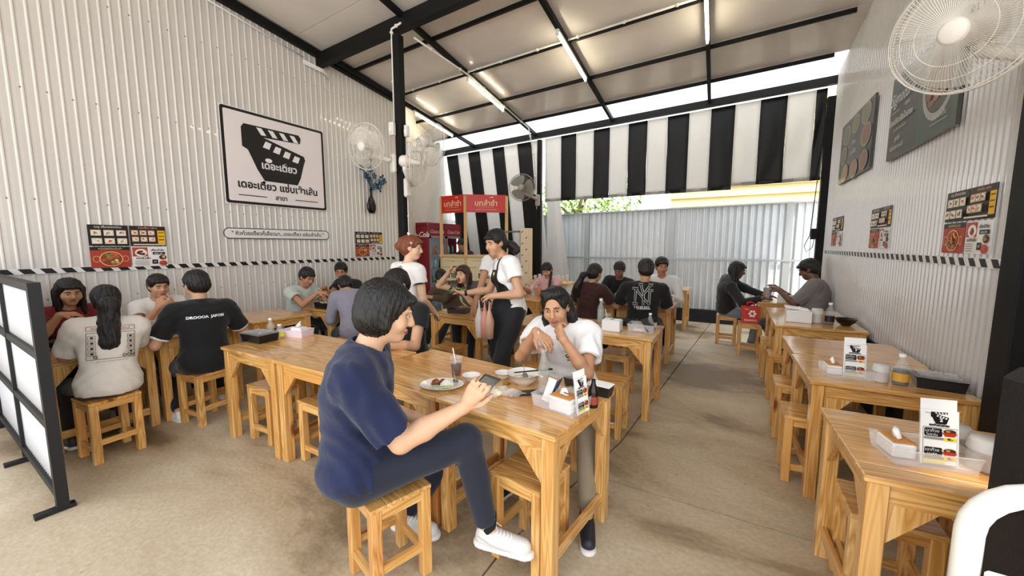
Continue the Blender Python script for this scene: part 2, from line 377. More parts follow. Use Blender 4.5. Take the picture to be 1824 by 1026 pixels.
# black skirting under the right wall
m = MB(); m.box((XR - .012, 5.05, .33), (.03, 4.9, .66), black_steel); m.build('baseboard_right')['kind'] = 'structure'

# fluorescent tubes under the rafters
tube_glow = mat('lit_tube', '#fff6df', .4, emit='#fff3d4', es=22)
def tube_light(x, y0, y1, label, dx=0):
    a = Vector(roofpt(x, y0)); b = Vector(roofpt(x, y1)); a.z -= .11; b.z -= .11; a.x += dx; b.x += dx
    d = (b - a).normalized()
    r = thing('tube_light', label, 'lamp', tuple(a), 0, 'fluorescent tubes under the rafters')
    M = frame_mat((b - a) / 2, d, Vector((-d.y, d.x, 0)))
    m = MB(); m.box((0, 0, .016), ((b - a).length, .045, .03), white_plastic, M=M, bev=.004); m.build('batten', r)
    m = MB(); m.tube([d * .03 + Vector((0, 0, -.018)), (b - a) - d * .03 + Vector((0, 0, -.018))], .0145, tube_glow, 10); m.build('tube', r)
    m = MB(); m.box((0, 0, -.018), (.03, .034, .045), white_plastic, M=Matrix.Translation(d * .015)); m.build('end_cap', r)
    m = MB(); m.box((0, 0, -.018), (.03, .034, .045), white_plastic, M=Matrix.Translation((b - a) - d * .015)); m.build('end_cap', r)
tube_light(-5.27, 5.42, 6.62, 'lit fluorescent tube on the rafter just right of the tall black column', .02)
tube_light(-3.65, 4.95, 6.1, 'lit fluorescent tube on the rafter above the standing server')
tube_light(-2.0, 4.6, 5.8, 'lit fluorescent tube on the slanting rafter near the middle of the roof')
tube_light(-.36, 4.5, 5.65, 'lit fluorescent tube hanging nearly upright in view, rightmost of four')

# striped canvas: upright stripes of one blind, each its own strip
can_b = mat('black_canvas', '#0a0a0b', .6, bump=(7, .5, (1, 1, .35)))
can_w = mat('white_canvas', '#dcd9d5', .7, bump=(7, .4, (1, 1, .35)))
nt = can_w.node_tree; b_ = nt.nodes['Principled BSDF']; tl = nt.nodes.new('ShaderNodeBsdfTranslucent'); tl.inputs[0].default_value = (.9, .89, .87, 1)
mxs = nt.nodes.new('ShaderNodeMixShader'); mxs.inputs[0].default_value = .42
nt.links.new(b_.outputs[0], mxs.inputs[1]); nt.links.new(tl.outputs[0], mxs.inputs[2]); nt.links.new(mxs.outputs[0], nt.nodes['Material Output'].inputs[0])
hem = mat('grey_hem', '#8f8b88', .7)
def stripe(parent, x0, x1, ztop, zb, material, lean=0, dxb=0, wav=.012, ph=0, yb=0, hemm=True):
    nu, nv = 6, 14; vs = []; fs = []
    for j in range(nv + 1):
        t = j / nv
        for i in range(nu + 1):
            x = x0 + (x1 - x0) * i / nu
            z = ztop(x) * (1 - t) + zb * t
            w = wav * math.sin(t * 3 + ph + i * .9 + 1.3 * math.sin(4 * t + ph)) * min(1, 3 * t)
            vs.append((x + dxb * t, back(x) + .05 + yb + lean * t + w, z))
    for j in range(nv):
        for i in range(nu): a = j * (nu + 1) + i; fs.append((a, a + 1, a + nu + 2, a + nu + 1))
    m = MB(); m.add(vs, fs, material, True)
    if hemm:
        m.add([(x0 + dxb, back(x0) + .045 + lean + yb, zb + .0), (x1 + dxb, back(x1) + .045 + lean + yb, zb), (x1 + dxb, back(x1) + .045 + lean + yb, zb + .055), (x0 + dxb, back(x0) + .045 + lean + yb, zb + .055)], [(0, 1, 2, 3)], hem if material is can_w else can_b)
    o = m.build('stripe', parent, fix=False)
    md = o.modifiers.new('cloth', 'SOLIDIFY'); md.thickness = .002
    return o
bl = thing('striped_blind', 'wide black and white striped canvas blind hanging half way down the rear opening', 'blind', (0, 0, 0))
edges = [-3.62, -3.50, -3.14, -2.80, -2.42, -2.08, -1.70, -1.345, -0.985, -.635, -.29, .04, .355, .665, .96, 1.1]
edges = [-3.56, -3.19, -2.86, -2.49, -2.17, -1.81, -1.47, -1.12, -.77, -.43, -.08, .27, .62, .97, 1.1]
ztp = lambda x: hz(x) - .12
for i, (a, b) in enumerate(zip(edges, edges[1:])):
    stripe(bl, a, b, ztp, 2.48 + (.0 if i < 10 else .05), can_w if i % 2 == 0 else can_b, 0.02, 0, .010 if i < 9 else .02, i * .8)
bl2 = thing('striped_curtain', 'black and white striped canvas curtain leaning down to the floor behind the drink kiosk', 'curtain', (0, 0, 0))
edges = [-6.29, -5.94, -5.62, -5.28, -4.92, -4.60, -4.25, -3.90, -3.74]
for i, (a, b) in enumerate(zip(edges, edges[1:])):
    stripe(bl2, a, b, ztp, .06, can_b if i % 2 == 0 else can_w, .55, .12, .012, i * .7, hemm=False)
# white outer drape seen right of the rear post
bl3 = tag(MB().add([], [], can_w).build('white_drape'), 'narrow white canvas drape tied beside the rear post', 'curtain')
vs = []; fs = []
for j in range(12):
    t = j / 11
    for i in range(6): vs.append((-3.55 + (.34 - .26 * (1 - t) * .2) * i / 5 + .30 * t * (i / 5) , back(-3.5) + .16 + .02 * math.sin(i * 1.7 + t), 2.52 - 2.50 * t))
for j in range(11):
    for i in range(5): a = j * 6 + i; fs.append((a, a + 1, a + 7, a + 6))
me = bpy.data.meshes.new('white_drape'); me.from_pydata(vs, [], fs); me.materials.append(can_w); bl3.data = me
md = bl3.modifiers.new('cloth', 'SOLIDIFY'); md.thickness = .003
# ---- outside: yard fence, house, tree, ground
fen = mat('grey_white_fence_sheet', '#dadee0', .3, coat=.3, var=(1.2, .06))
fp = mat('galvanised_fence_post', '#a9acac', .45, metal=.4)
m = MB(); m.box((-2.5, 13.5, -.06), (24, 9.7, .1), mat('yard_ground', '#b7b2a8', .9)); m.build('ground')['kind'] = 'structure'
fr = thing('sheet_fence', 'pale ribbed steel fence standing behind the rear opening', 'fence', (0, 0, 0))
fx = [-7.0, -5.5, -3.98, -2.95, -1.12, .88, 2.3]
for a, b in zip(fx, fx[1:]):
    rib_sheet('fence_panel', (b - .05, 8.78), (a + .05, 8.78), lambda x, y: .2, lambda x, y: 2.26 + .012 * (x + 4), .115, .05, fen, fr, kind=None)
for x in fx:
    m = MB(); m.box((x, 8.75, 1.15), (.11, .06, 2.26 + .012 * (x + 4) - .02), fp); m.build('post', fr)
m = MB(); m.box((-2.5, 8.72, 1.27), (9.4, .03, .035), fp); m.build('rail', fr)
m = MB(); m.box((-2.5, 8.74, 2.285), (9.4, .09, .03), fp, M=Matrix.Translation((-2.5, 0, 2.3)) @ Matrix.Rotation(-.012, 4, 'Y') @ Matrix.Translation((2.5, 0, -2.3))); m.build('cap_rail', fr)
hs = thing('house', 'cream house with horizontal siding boards rising beyond the fence on the right', 'house', (0, 0, 0))
sid = mat('cream_siding', '#d3c08a', .6, var=(.8, .06))
for i in range(16):
    z = 1.4 + i * .24; m = MB()
    m.add([(-1.6, 12.0, z), (7, 12.0, z), (7, 11.93, z + .01), (-1.6, 11.93, z + .01), (-1.6, 12.0, z + .25), (7, 12.0, z + .25)], [(0, 1, 2, 3), (3, 2, 5, 4), (0, 3, 4), (1, 5, 2)], sid); m.build('siding_board', hs)
m = MB(); m.box((2.7, 12.25, 2.6), (8.6, .4, 5.2), sid); m.build('wall', hs)
leafm = [mat('leaf_green', '#7fa33a', .5), mat('leaf_yellow_green', '#b3cc5a', .5), mat('leaf_deep_green', '#4c7426', .5)]
tr = thing('tree', 'bright green leafy tree showing over the fence left of the cream house', 'tree', (-4.2, 11.6, 0))
m = MB(); m.tube([(0, 0, 0), (.1, 0, 1.6), (-.1, .1, 2.4), (.1, 0, 3)], [.11, .09, .07, .05], mat('bark', '#6b5a45', .9), 8)
for a in range(7):
    w = a * .9; m.tube([(0, 0, 1.7 + a * .12), (.5 * math.cos(w), .4 * math.sin(w), 2.3 + .1 * a), (1.1 * math.cos(w), .8 * math.sin(w), 2.6 + .1 * a)], [.05, .035, .015], MATS['bark'], 6)
m.build('trunk', tr)
rg = random.Random(3); m = MB()
for i in range(2600):
    a = rg.random() * 2 * PI; r = rg.random() ** .5; z = 2.0 + rg.random() * 1.5
    c = Vector((math.cos(a) * r * 1.9, math.sin(a) * r * 1.1, z)); s = rg.uniform(.05, .11)
    q = Euler((rg.uniform(-1, 1), rg.uniform(-1, 1), rg.uniform(0, 6))).to_matrix()
    m.add([c + q @ Vector(p) for p in ((-s, 0, 0), (0, -s * .35, .01), (s, 0, -.01), (0, s * .35, .01))], [(0, 1, 2, 3)], leafm[rg.choice((0, 0, 1, 1, 2))])
o = m.build('foliage', tr, fix=False); o['kind'] = 'stuff'

# ------------------------------------------------------------------ furniture
TW, TD, TH = .73, .655, .75
def make_table(label, loc, rz, group):
    r = thing('dining_table', label, 'table', loc, rz, group)
    n = 6; w = TD / n
    for i in range(n):
        m = MB(); m.box((0, 0, 0), (TW, w - .0012, .024), W0(), bev=.002 if 0 < i < n - 1 else .004)
        m.build('plank', r, (0, -TD / 2 + w * (i + .5), TH - .012))
    lx, ly = TW / 2 - .045, TD / 2 - .045
    for sx_ in (-1, 1):
        for sy_ in (-1, 1):
            m = MB(); m.box((0, 0, 0), (.062, .062, TH - .025), W2(), bev=.004); m.build('leg', r, (sx_ * lx, sy_ * ly, (TH - .025) / 2))
    for sy_ in (-1, 1):
        m = MB(); m.box((0, 0, 0), (2 * lx - .062, .022, .075), W0()); m.build('apron', r, (0, sy_ * (ly + .008), TH - .063))
    for sx_ in (-1, 1):
        m = MB(); m.box((0, 0, 0), (.022, 2 * ly - .062, .075), W1()); m.build('apron', r, (sx_ * (lx + .008), 0, TH - .063))
        m = MB(); m.box((0, 0, 0), (.022, 2 * ly - .062, .06), W1(), bev=.002); m.build('stretcher', r, (sx_ * (lx + .004), 0, .14))
    for sx_ in (-1, 1):
        for sy_ in (-1, 1):
            m = MB(); x0 = sx_ * (lx - .031); zt_ = TH - .1
            m.add([(x0, sy_ * (ly - .0), zt_), (x0 - sx_ * .13, sy_ * ly, zt_), (x0, sy_ * ly, zt_ - .15)] + [(x0, sy_ * (ly + .02), zt_), (x0 - sx_ * .13, sy_ * (ly + .02), zt_), (x0, sy_ * (ly + .02), zt_ - .15)],
                  [(0, 1, 2), (3, 5, 4), (0, 3, 4, 1), (1, 4, 5, 2), (2, 5, 3, 0)], W2()); m.build('corner_brace', r)
            m = MB(); y0 = sy_ * (ly - .031)
            m.add([(sx_ * lx, y0, zt_), (sx_ * lx, y0 - sy_ * .12, zt_), (sx_ * lx, y0, zt_ - .14), (sx_ * (lx + .02), y0, zt_), (sx_ * (lx + .02), y0 - sy_ * .12, zt_), (sx_ * (lx + .02), y0, zt_ - .14)],
                  [(0, 1, 2), (3, 5, 4), (0, 3, 4, 1), (1, 4, 5, 2), (2, 5, 3, 0)], W2()); m.build('corner_brace', r)
    return r
SS, SH = .29, .45
def make_stool(label, loc, rz, group):
    r = thing('stool', label, 'stool', loc, rz, group)
    n = 4; w = SS / n
    for i in range(n):
        m = MB(); m.box((0, 0, 0), (SS, w - .0014, .02), W0(), bev=.0025); m.build('plank', r, (0, -SS / 2 + w * (i + .5), SH - .01))
    l = SS / 2 - .026
    for a in (-1, 1):
        for b in (-1, 1):
            m = MB(); m.box((0, 0, 0), (.048, .048, SH - .02), W2(), bev=.004); m.build('leg', r, (a * l, b * l, (SH - .02) / 2))
    for b in (-1, 1):
        m = MB(); m.box((0, 0, 0), (2 * l - .048, .02, .045), W0()); m.build('seat_rail', r, (0, b * (l + .008), SH - .043))
        m = MB(); m.box((0, 0, 0), (2 * l - .048, .02, .04), W0()); m.build('stretcher', r, (0, b * (l + .006), .105))
        m = MB(); m.box((0, 0, 0), (.02, 2 * l - .048, .045), W1()); m.build('seat_rail', r, (b * (l + .008), 0, SH - .043))
        m = MB(); m.box((0, 0, 0), (.02, 2 * l - .048, .04), W1()); m.build('stretcher', r, (b * (l + .006), 0, .15))
    return r
T_PROTO = None; S_PROTO = None
def table(label, x, y, deg=0, group='pine dining tables'):
    global T_PROTO
    if T_PROTO is None: T_PROTO = make_table(label, (x, y, 0), math.radians(deg), group); return T_PROTO
    c = copy_tree(T_PROTO); c.location = (x, y, 0); c.rotation_euler = (0, 0, math.radians(deg)); c['label'] = label; c['group'] = group; return c
def stool(label, x, y, deg=0, group='pine stools'):
    global S_PROTO
    if S_PROTO is None: S_PROTO = make_stool(label, (x, y, 0), math.radians(deg), group); return S_PROTO
    c = copy_tree(S_PROTO); c.location = (x, y, 0); c.rotation_euler = (0, 0, math.radians(deg)); c['label'] = label; c['group'] = group; return c
table('pine table with glass bottle, white caddy and menu card before the man in white tee', -.925, 1.795, -7)
table('pine table with the food plate, beside the man in navy polo', -1.655, 1.885, -7)
table('pine table with black lidded box, front left of the middle pair', -3.13, 1.80, 0)
table('empty pine table behind the back of the navy polo man', -2.395, 1.80, 0)
table('pine table beside the ponytail woman in white tee, next to the black screen', -4.60, .99, 0)
table('pine table in front of the man in black polo, by the left wall', -4.60, 1.655, 0)
table('bare glossy pine table pushed against the left ribbed wall', -4.66, 2.45, 0)
table('pine table with black food tray between the eating men at left wall', -4.62, 3.30, 0)
table('pine table in front of the seated woman with teal collar', -2.72, 3.78, 0)
table('pine table with orange drink, in front of the woman in pink', -2.75, 5.35, 0)
table('pine table with white tissue box and clear caddy, by the aisle', -.915, 3.74, 0)
table('pine table half hidden behind the man in white tee', -1.65, 3.74, 0)
table('pine table at the elbow of the man in black tee with white emblem', -1.0, 5.62, 0)
table('pine table in front of the ponytail woman in brown', -1.74, 5.62, 0)
table('bare pine table nearest the rear fence, at the aisle', -1.02, 7.9, 0)
table('bare pine table at the rear fence, left of its twin', -1.76, 7.9, 0)
table('nearest pine table at the right wall, with menu stand numbered 2', .80, 2.06, 2, 'pine tables down the right wall')
table('pine table at the right wall with brown sauce bottle and black box', .80, 3.16, 2, 'pine tables down the right wall')
table('pine table with wet shine just behind the sauce bottle table', .80, 3.83, 1, 'pine tables down the right wall')
table('pine table at the right wall with tissue box, jar and sauce bottle', .78, 5.0, 0, 'pine tables down the right wall')
table('pine table between the sauce bottle table and the grey tee man', .78, 5.66, 0, 'pine tables down the right wall')
table('pine table between woman in black hoodie and man in grey tee', .72, 6.78, 0, 'pine tables down the right wall')
stool('pine stool under the man in navy polo', -1.34, 1.19, -17)
stool('pine stool pushed under the table of the white tee man, on the near side', -.815, 1.63, -7)
stool('pine stool under the man in white tee', -.98, 2.55, -4)
stool('pine stool right behind the man in white tee, at the next table', -.84, 3.12, 0)
stool('pine stool left behind the elbow of the man in white tee', -1.5, 3.1, 3)
stool('pine stool under the aisle table with the tissue box, far side', -.98, 3.98, 0)
stool('pine stool under the black tee man with white emblem', -.98, 4.93, 0)
stool('pine stool under the ponytail woman in brown', -1.6, 4.93, 0)
stool('pine stool under the man in white shirt at the far side', -.95, 6.35, 0)
stool('pine stool under the man in black shirt facing the brown shirt woman', -1.6, 6.35, 0)
stool('pine stool under the ponytail woman in white tee', -3.98, .93, 4)
stool('pine stool under the man in black polo', -4.02, 1.56, 8)
stool('pine stool under the woman in dark red by the left wall', -5.18, 1.0, 0)
stool('pine stool under the person in white with folded hands by the left wall', -5.18, 1.62, 0)
stool('pine stool tucked at the near edge under the black box table', -3.17, 1.70, 2)
stool('pine stool tucked at the near edge under the empty middle table', -2.50, 1.70, -2)
stool('pine stool on the far side of the black box table', -3.25, 2.28, 5)
stool('pine stool on the far side of the empty middle table', -2.55, 2.30, -3)
stool('pine stool under the man in pale green tee', -4.95, 2.98, 0)
stool('pine stool under the man in black with red glasses', -4.55, 3.86, 0)
stool('pine stool under the person bending in a grey shirt', -3.95, 3.1, 0)
stool('pine stool on the near side of the teal collar woman\'s table', -2.66, 3.30, 0)
stool('pine stool under the woman with teal collar', -3.05, 4.42, 0)
stool('pine stool under the man in brown with bowed head', -3.75, 4.75, 0)
stool('pine stool under the woman in pink', -2.78, 6.05, 0)
stool('pine stool at the aisle corner of the sauce bottle table', .50, 3.12, 0)
stool('pine stool at the aisle side of the wet shining table', .50, 3.78, 0)
stool('pine stool in front of the nearest right table, close to camera', .63, 2.13, 0)
stool('pine stool against the right wall under the nearest table', .98, 2.1, 4)
stool('pine stool at the aisle side of the right table with the jar', .52, 4.72, 0)
stool('pine stool at the aisle, one further than the jar table stool', .50, 5.42, 0)
stool('pine stool under the woman in black hoodie', -.02, 6.98, 0)
stool('pine stool carrying the red paper bag', .27, 6.42, 0)
stool('pine stool under the man in grey tee by the right wall', 1.0, 6.3, 0)
# ------------------------------------------------------------------ bodies, clothes and hair: smooth fields turned into one continuous surface
def V(*a): return np.array(a, float)
def nrm(v): v = np.asarray(v, float); return v / (np.linalg.norm(v) + 1e-9)
def rotm(ax, deg): return np.array(Matrix.Rotation(math.radians(deg), 3, ax))
class Field:
    def __init__(s): s.p = []
    def rc(s, a, b, ra, rb, k=.02, clip=None, op='add', flat=None, mat=0):
        s.p.append(('rc', V(*a), V(*b), ra, rb, k, clip, op, flat)); return s
    def el(s, c, r, R=None, k=.02, op='add'):
        s.p.append(('el', V(*c), V(*r), R, None, k, None, op, None)); return s
    def chain(s, pts, rs, k=.01, op='add'):
        for i in range(len(pts) - 1): s.rc(pts[i], pts[i + 1], rs[i], rs[i + 1], k, None, op)
        return s
    def cut(s, pt, n): s.p.append(('pl', V(*pt), nrm(n), None, None, 0, None, 'int', None)); return s
    def mesh(s, h, fold=0, fs=18., seed=0, relax=True):
        lo = []; hi = []
        for q in s.p:
            if q[7] != 'add': continue
            if q[0] == 'rc': r = max(q[3], q[4]); lo.append(np.minimum(q[1], q[2]) - r); hi.append(np.maximum(q[1], q[2]) + r)
            else: r = q[2].max(); lo.append(q[1] - r); hi.append(q[1] + r)
        lo = np.min(lo, 0) - 3 * h - fold; hi = np.max(hi, 0) + 3 * h + fold
        n = np.ceil((hi - lo) / h).astype(int) + 1
        D = np.full(n, 9., np.float32)
        ax = [lo[i] + h * np.arange(n[i]) for i in range(3)]
        for q in s.p:
            kind, a, b, ra, rb, k, clip, op, flat = q
            pad = k + 2.5 * h
            if kind == 'rc': r = max(ra, rb); l = np.minimum(a, b) - r - pad; u = np.maximum(a, b) + r + pad
            elif kind == 'el': r = b.max(); l = a - r - pad; u = a + r + pad
            else: l = lo; u = hi
            i0 = np.clip(np.floor((l - lo) / h).astype(int), 0, n); i1 = np.clip(np.ceil((u - lo) / h).astype(int) + 1, 0, n)
            if (i1 <= i0).any(): continue
            X, Y, Z = np.meshgrid(ax[0][i0[0]:i1[0]], ax[1][i0[1]:i1[1]], ax[2][i0[2]:i1[2]], indexing='ij', sparse=True)
            if kind == 'rc':
                ba = b - a; L2 = ba @ ba + 1e-12
                t = np.clip(((X - a[0]) * ba[0] + (Y - a[1]) * ba[1] + (Z - a[2]) * ba[2]) / L2, 0, 1)
                dx, dy, dz = X - (a[0] + t * ba[0]), Y - (a[1] + t * ba[1]), Z - (a[2] + t * ba[2])
                if flat is not None:
                    nn, fl = flat; dn = dx * nn[0] + dy * nn[1] + dz * nn[2]; e = (fl - 1)
                    dx, dy, dz = dx + nn[0] * dn * e, dy + nn[1] * dn * e, dz + nn[2] * dn * e
                    d = (np.sqrt(dx * dx + dy * dy + dz * dz) - (ra + (rb - ra) * t)) / max(1, fl)
                else: d = np.sqrt(dx * dx + dy * dy + dz * dz) - (ra + (rb - ra) * t)
                if clip is not None:
                    c, m = clip; d = np.maximum(d, (X - c[0]) * m[0] + (Y - c[1]) * m[1] + (Z - c[2]) * m[2])
            elif kind == 'el':
                px, py, pz = X - a[0], Y - a[1], Z - a[2]
                if ra is not None:
                    R = ra; px, py, pz = (px * R[0, 0] + py * R[1, 0] + pz * R[2, 0]), (px * R[0, 1] + py * R[1, 1] + pz * R[2, 1]), (px * R[0, 2] + py * R[1, 2] + pz * R[2, 2])
                k0 = np.sqrt((px / b[0]) ** 2 + (py / b[1]) ** 2 + (pz / b[2]) ** 2); k1 = np.sqrt((px / b[0] ** 2) ** 2 + (py / b[1] ** 2) ** 2 + (pz / b[2] ** 2) ** 2)
                d = k0 * (k0 - 1) / (k1 + 1e-6)
            else: d = (X - a[0]) * b[0] + (Y - a[1]) * b[1] + (Z - a[2]) * b[2] + 0 * X
            sl_ = tuple(slice(i0[i], i1[i]) for i in range(3)); C = D[sl_]
            if op == 'add':
                if k > 0: hh = np.maximum(k - np.abs(C - d), 0) / k; D[sl_] = np.minimum(C, d) - hh * hh * k * .25
                else: D[sl_] = np.minimum(C, d)
            elif op == 'sub':
                d = -d
                if k > 0: hh = np.maximum(k - np.abs(C - d), 0) / k; D[sl_] = np.maximum(C, d) + hh * hh * k * .25
                else: D[sl_] = np.maximum(C, d)
            else: D[sl_] = np.maximum(C, d)
        if fold:
            X, Y, Z = np.meshgrid(ax[0], ax[1], ax[2], indexing='ij', sparse=True); g_ = seed * 1.7
            w = np.sin(fs * .33 * X + 1.3 * g_) + np.sin(fs * .29 * Y + g_) + np.sin(fs * .37 * Z - g_)
            D += fold * (.6 * np.sin(fs * (X + .55 * Z) + 2.1 * w + g_) * np.sin(fs * .6 * (Y - .4 * Z) + 1.7 * w) + .4 * np.sin(fs * 1.6 * (Y + .7 * Z - .3 * X) + 2.3 * w + 2 * g_)).astype(np.float32)
        for i in range(3):
            sl_ = [slice(None)] * 3; sl_[i] = 0; D[tuple(sl_)] = 9; sl_[i] = -1; D[tuple(sl_)] = 9
        return nets(D, lo, h)
def nets(D, lo, h):
    S = D < 0; n = D.shape
    c = [S[i:n[0] - 1 + i, j:n[1] - 1 + j, k:n[2] - 1 + k] for i in (0, 1) for j in (0, 1) for k in (0, 1)]
    cnt = np.zeros(c[0].shape, np.int8)
    for q in c: cnt += q
    act = (cnt > 0) & (cnt < 8)
    idx = -np.ones(act.shape, np.int64); I = np.argwhere(act); idx[act] = np.arange(len(I))
    P = np.zeros((len(I), 3)); W = np.zeros(len(I))
    corners = [(i, j, k) for i in (0, 1) for j in (0, 1) for k in (0, 1)]
    vals = {q: D[I[:, 0] + q[0], I[:, 1] + q[1], I[:, 2] + q[2]] for q in corners}
    for a in corners:
        for ax in range(3):
            if a[ax] == 1: continue
            b = list(a); b[ax] = 1; b = tuple(b)
            va, vb = vals[a], vals[b]; m = (va < 0) != (vb < 0)
            t = np.where(m, va / np.where(m, va - vb, 1), 0)
            p = np.array(a, float)[None, :].repeat(len(I), 0); p[:, ax] += t
            P[m] += p[m]; W[m] += 1
    P = P / W[:, None] + I
    F = []
    for ax in range(3):
        u, v = (ax + 1) % 3, (ax + 2) % 3
        sa = [slice(1, -1)] * 3; sa[ax] = slice(0, -1); sb = list(sa); sb[ax] = slice(1, None)
        A = S[tuple(sa)]; B = S[tuple(sb)]
        E = np.argwhere(A != B)
        off = np.array([1, 1, 1]); off[ax] = 0; E = E + off
        fl = S[E[:, 0], E[:, 1], E[:, 2]]
        def g(du, dv):
            q = E.copy(); q[:, u] -= du; q[:, v] -= dv; return idx[q[:, 0], q[:, 1], q[:, 2]]
        Q = np.stack([g(1, 1), g(0, 1), g(0, 0), g(1, 0)], 1)
        Q[~fl] = Q[~fl][:, ::-1]; F.append(Q)
    F = np.concatenate(F); F = F[(F >= 0).all(1)]
    return (P * h + lo), F
def np_mesh(name, P, F, material, parent=None, smooth=True):
    me = bpy.data.meshes.new(name); me.vertices.add(len(P)); me.vertices.foreach_set('co', P.astype(np.float32).ravel())
    me.loops.add(len(F) * 4); me.loops.foreach_set('vertex_index', F.astype(np.int32).ravel())
    me.polygons.add(len(F)); me.polygons.foreach_set('loop_start', np.arange(0, 4 * len(F), 4, dtype=np.int32))
    me.polygons.foreach_set('use_smooth', np.ones(len(F), bool))
    me.update(calc_edges=True); me.materials.append(material)
    return link(name, me, parent)
def field_obj(name, f, h, material, parent, fold=0, fs=18, seed=0):
    P, F = f.mesh(h, fold, fs, seed); return np_mesh(name, P, F, material, parent)

def ik(a, b, l1, l2, pole):
    a, b = np.array(a, float), np.array(b, float); d = b - a; L = np.linalg.norm(d); L = min(L, (l1 + l2) * .998); u = nrm(d)
    b = a + u * L; x = (l1 * l1 - l2 * l2 + L * L) / (2 * L); y = math.sqrt(max(l1 * l1 - x * x, 0))
    p = np.array(pole, float); p = nrm(p - u * (p @ u)); return a + u * x + p * y, b
def hand(f, w, d, nrmal, side, curl=.5, sc=1., thumb=1., rmin=0., spread=1.):
    """w wrist, d finger direction, nrmal palm normal (the side the fingers curl to), side +1 right -1 left"""
    d = nrm(d); n = nrm(np.array(nrmal) - d * (np.array(nrmal) @ d)); x = np.cross(d, n) * -side      # x towards the thumb
    x = nrm(x)
    f.rc(w, w + d * .035 * sc, .023 * sc, .024 * sc, .02)
    for t in (-.026, -.009, .009, .026):
        f.rc(w + d * .03 * sc + x * t * .6 * sc, w + d * .085 * sc + x * t * sc, .014 * sc, .0125 * sc, .012)
    tips = []
    for i, (t, L) in enumerate(((.029, .074), (.010, .083), (-.010, .077), (-.028, .060))):
        base = w + d * (.088 - .004 * abs(i - 1)) * sc + x * t * sc; c = curl * (1 + .12 * i); p = base; a = c * .55; dd = nrm(d + x * t * 2.2 * spread)
        r = max(.0088 * sc, rmin)
        pts = [p]
        for seg, fr in enumerate((.45, .31, .24)):
            v = dd * math.cos(a) + n * math.sin(a); p = p + v * L * fr * sc; pts.append(p); a += c * .75
        f.chain(pts, [r, r * .95, r * .88, r * .78], .004)
        tips.append(p)
    b = w + d * .022 * sc + x * .020 * sc; td = nrm(x * .75 * thumb + d * .65 + n * .35)
    r = max(.0105 * sc, rmin); m1 = b + td * .036 * sc; td2 = nrm(td * .5 + d * .75 + n * .30); m2 = m1 + td2 * .030 * sc; m3 = m2 + nrm(td2 + n * .35) * .024 * sc
    f.chain([b, m1, m2, m3], [r * 1.35, r * 1.1, r, r * .8], .008)
    return tips
skinm = {}
def skin(c):
    if c not in skinm: skinm[c] = mat('skin_' + c.lstrip('#'), c, .5, sss=.12, bump=(160, .06), var=(9, .05))
    return skinm[c]
hairc = {}
def hair_mat(c):
    if c not in hairc: hairc[c] = mat('hair_' + c.lstrip('#'), c, .38, bump=(90, 1.0, (1.6, 1.6, .10)), coat=.05)
    return hairc[c]
DEBUG = False
def report(label, loc, rz, headc, sho, arms, legs, pel, lean):
    a = math.radians(rz)
    F_ = np.array([-math.sin(yaw) * math.cos(pitch), math.cos(yaw) * math.cos(pitch), -math.sin(pitch)]); R_ = np.array([math.cos(yaw), math.sin(yaw), 0]); U_ = np.cross(R_, F_)
    def pj(p):
        q = np.array([loc[0] + p[0] * math.cos(a) - p[1] * math.sin(a), loc[1] + p[0] * math.sin(a) + p[1] * math.cos(a), p[2] - CAMH]); w = q @ F_
        return '(%d,%d)' % (912 + 690 * (q @ R_) / w, 513 - 690 * (q @ U_) / w)
    print('PX', label[:34], 'head', pj(headc), 'shR', pj(sho[1]), 'shL', pj(sho[-1]), 'elR', pj(arms[1][1]), 'elL', pj(arms[-1][1]), 'wrR', pj(arms[1][2]), 'wrL', pj(arms[-1][2]), 'hip', pj(pel), 'knR', pj(legs[1][1]), 'knL', pj(legs[-1][1]), 'anR', pj(legs[1][2]), 'anL', pj(legs[-1][2]), 'lean %.0f' % math.degrees(lean))
